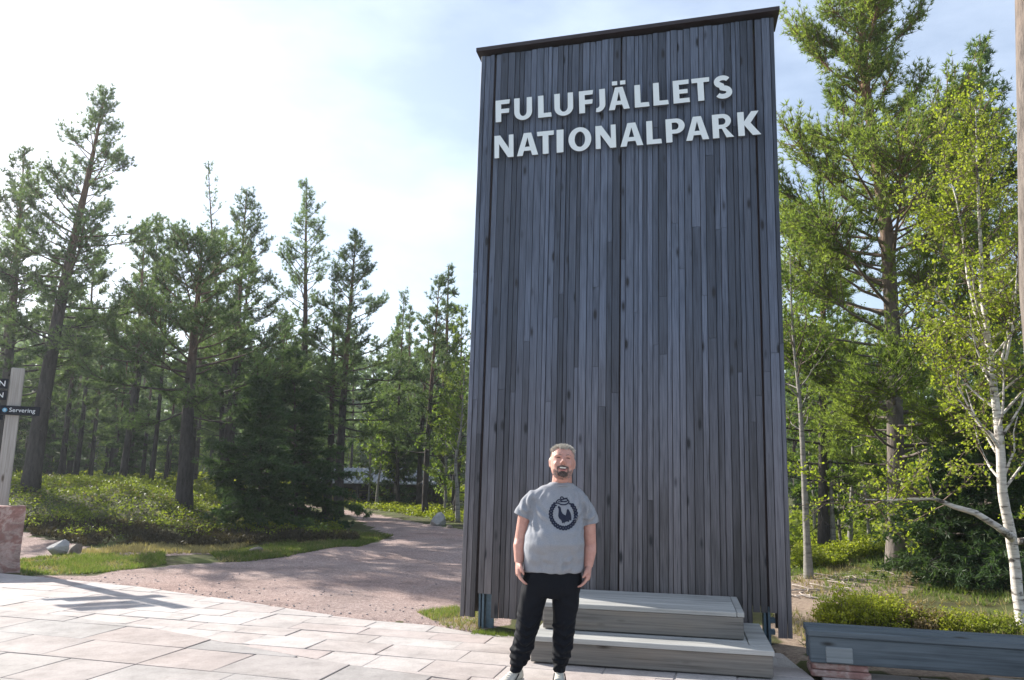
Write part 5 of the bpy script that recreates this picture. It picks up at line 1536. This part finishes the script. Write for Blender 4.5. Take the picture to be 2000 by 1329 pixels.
for i in range(300):      # moustache and the dark sides of the goatee
    if i % 3: x = rb.uniform(-.036, .036); z = -.034-.010*(abs(x)/.036)**1.5+rb.uniform(-.005, .005)
    else:
        sx = rb.choice((-1, 1)); x = sx*rb.uniform(.030, .037); z = rb.uniform(-.085, -.036)
    pp.append(face_pt(x, z, .0)); dd_.append(HR @ Vector((x*6, -.6, -1)).normalized())
tag(hairs('moustache', 'beard', pp, dd_, .011, .0035, 3, .35), 'dark moustache and sides of the goatee')
pp, dd_ = [], []
for i in range(420):      # greyer chin
    a = rb.uniform(0, 6.28); q = math.sqrt(rb.random()); x = .031*q*math.cos(a); z = -.094+.020*q*math.sin(a)
    pp.append(face_pt(x, z, .0)); dd_.append(HR @ Vector((x*6, -.8, -.9)).normalized())
tag(hairs('beard', 'beard', pp, dd_, .013, .004, 3, .35), 'dark chin beard')
pp, dd_ = [], []
for i in range(700):      # grey stubble along the jaw
    x = rb.uniform(-.062, .062); z = rb.uniform(-.130, -.085)+.035*(abs(x)/.062)**2
    pp.append(face_pt(x, z, .0)); dd_.append(HR @ Vector((x*5, -.7, -1)).normalized())
tag(hairs('stubble', 'beard_grey', pp, dd_, .007, .003, 2, .4), 'grey stubble along the jaw')
pp, dd_ = [], []
while len(pp) < 1700:     # short fair crop, taller on top
    d_ = Vector((rb.gauss(0, 1), rb.gauss(0, 1), rb.gauss(0, 1))).normalized()
    if d_.z < -.25 or (d_.y < -.55 and d_.z < .78-.22*(abs(d_.x) < .3)) or (abs(d_.x) > .8 and d_.y < -.25 and d_.z < .5): continue
    if d_.z < .1 and d_.y < .1: continue
    o_ = Hp(0, .005, .035); wd = HR @ d_
    h_ = hb.ray_cast(o_+wd*.4, -wd)
    if not h_[0]: continue
    pp.append(h_[0]-wd*.002); dd_.append((wd+HR @ Vector((0, -.15, .35+.5*max(0, d_.z)))).normalized()*(1 if d_.z > .45 else .55))
C_ = np.array([tuple(p) for p in pp]); D_ = np.array([tuple(d) for d in dd_])
ln_ = np.linalg.norm(D_, axis=1, keepdims=True)
v1 = blades(rngh, C_[ln_[:, 0] > .8], D_[ln_[:, 0] > .8], 4, .030, .0045, .3, vbase=rngh.uniform(.45, 1, int((ln_[:, 0] > .8).sum())))
v2 = blades(rngh, C_[ln_[:, 0] <= .8], D_[ln_[:, 0] <= .8], 4, .011, .005, .35, vbase=rngh.uniform(0, .6, int((ln_[:, 0] <= .8).sum())))
V_ = np.concatenate([v1[0], v2[0]]); F_ = np.concatenate([v1[1], v2[1]+len(v1[0])]); A_ = np.concatenate([v1[2], v2[2]])
link('hair', np_mesh('hair', V_, F_, M['hair'], A_), body)

# --- shoes
def shoe(ax, ay, az, yaw, flip):
    # toe along -y in shoe space, ankle at origin
    R_ = Matrix.Rotation(yaw, 3, 'Z'); c0 = Vector((ax, ay, 0))
    def tr(mb): mb.v = [tuple(c0+R_ @ Vector(v)) for v in mb.v]; return mb
    mb = MB()
    def ring(y, hw, zb, zt_, n=16):
        return [(hw*math.cos(2*math.pi*k/n)*(1.0 if math.sin(2*math.pi*k/n) < 0 else .86), y, (zb+zt_)/2+(zt_-zb)/2*math.sin(2*math.pi*k/n)) for k in range(n)]
    secs = [(.075, .020, .03, .085), (.062, .034, .022, .10), (.03, .038, .02, .108), (-.01, .038, .02, .104), (-.05, .040, .02, .088), (-.095, .046, .02, .070), (-.14, .047, .02, .058), (-.175, .040, .02, .05), (-.198, .022, .022, .042)]
    rs_ = [ring(*s_) for s_ in secs]; n = 16
    mb.v = [p for r_ in rs_ for p in r_]
    mb.f = [(i*n+k, (i+1)*n+k, (i+1)*n+(k+1) % n, i*n+(k+1) % n) for i in range(len(rs_)-1) for k in range(n)]+[tuple(range(n)), tuple((len(rs_)-1)*n+k for k in range(n-1, -1, -1))]
    mb.sm = [True]*len(mb.f)
    up_ = tr(mb).build('sneaker', M['shoe'], pr)
    so = MB(); pl_ = [(.0, .082), (.026, .076), (.040, .05), (.042, .0), (.046, -.06), (.052, -.12), (.048, -.165), (.030, -.197), (0, -.208), (-.030, -.197), (-.048, -.165), (-.050, -.12), (-.042, -.06), (-.039, 0), (-.038, .05), (-.026, .076)]
    so.add([(x, y, .001) for x, y in pl_]+[(x*1.02, y*1.02, .014) for x, y in pl_]+[(x*.98, y*.98, .028) for x, y in pl_], [(i, i+16, (i+1) % 16+16, (i+1) % 16) for i in range(16)]+[(i+16, i+32, (i+1) % 16+32, (i+1) % 16+16) for i in range(16)]+[tuple(range(16)), tuple(47-i for i in range(16))], False)
    tr(so).build('sole', M['sole'], up_)
    lc = MB()
    for j in range(4):
        y = -.045-j*.022; zz = .092-j*.0085
        lc.tube([(-.026, y+.004, zz-.008), (0, y, zz+.002), (.026, y+.004, zz-.008)], .004, 6)
    tr(lc).build('laces', M['sole'], up_)
    st_ = MB()
    for sg in (-1, 1):
        st_.tube([(sg*.038, -.005, .075), (sg*.043, -.035, .055), (sg*.048, -.07, .032)], .0045, 6)
    st_.tube([(-.030, .03, .103), (0, -.012, .108), (.030, .03, .103)], .006, 6)
    tr(st_).build('trim', M['shoe_trim'], up_)
shoe(-.289*KS, .012, 0, rad(-38), 1)
shoe(.048*KS, .018, 0, rad(-4), 1)

# ------------------------------------------------------------------ air: added thin haze, standing in for lens flare over the treetops
hm = NT('flare_haze'); hv_ = hm.n('VolumePrincipled')
hv_.inputs['Color'].default_value = (.85, .92, 1.0, 1); hv_.inputs['Density'].default_value = .0008; hv_.inputs['Anisotropy'].default_value = .55
hm.l(hv_.outputs[0], hm.out.inputs['Volume'])
mb = MB(); mb.box(-170, 170, -75, 165, -1.6, 17.5)
tag(mb.build('haze', hm.m), kind='stuff')

# names for the setting and for what nobody could count
for nm, lab, ct in (('ground', 'mossy forest floor with bare dry patches round the paving', 'ground'), ('gravel_path', 'grey-pink gravel path curving uphill into the wood', 'path'),
                    ('pavement', 'pale sandstone paving with a curved outer edge in front of the sign wall', 'pavement'), ('far_forest', 'dense far wood closing the view', 'forest'),
                    ('bilberry_cover', 'low green bilberry cover under the trees', 'ground cover'), ('heather', 'dark brown heather along the foot of the mound', 'heather'),
                    ('undergrowth', 'green undergrowth between the far trunks', 'undergrowth'), ('grass', 'short patchy grass beside the gravel and behind the bench', 'grass'),
                    ('fallen_twigs', 'bleached dead twigs strewn on the ground right of the sign wall', 'twigs'), ('loose_gravel', 'loose stones scattered on the gravel', 'gravel'), ('haze', 'thin pale haze added in place of lens flare over the clearing', 'haze')):
    for o in COL.objects:
        if o.parent is None and o.name.split('.')[0] == nm: o['label'] = lab; o['category'] = ct
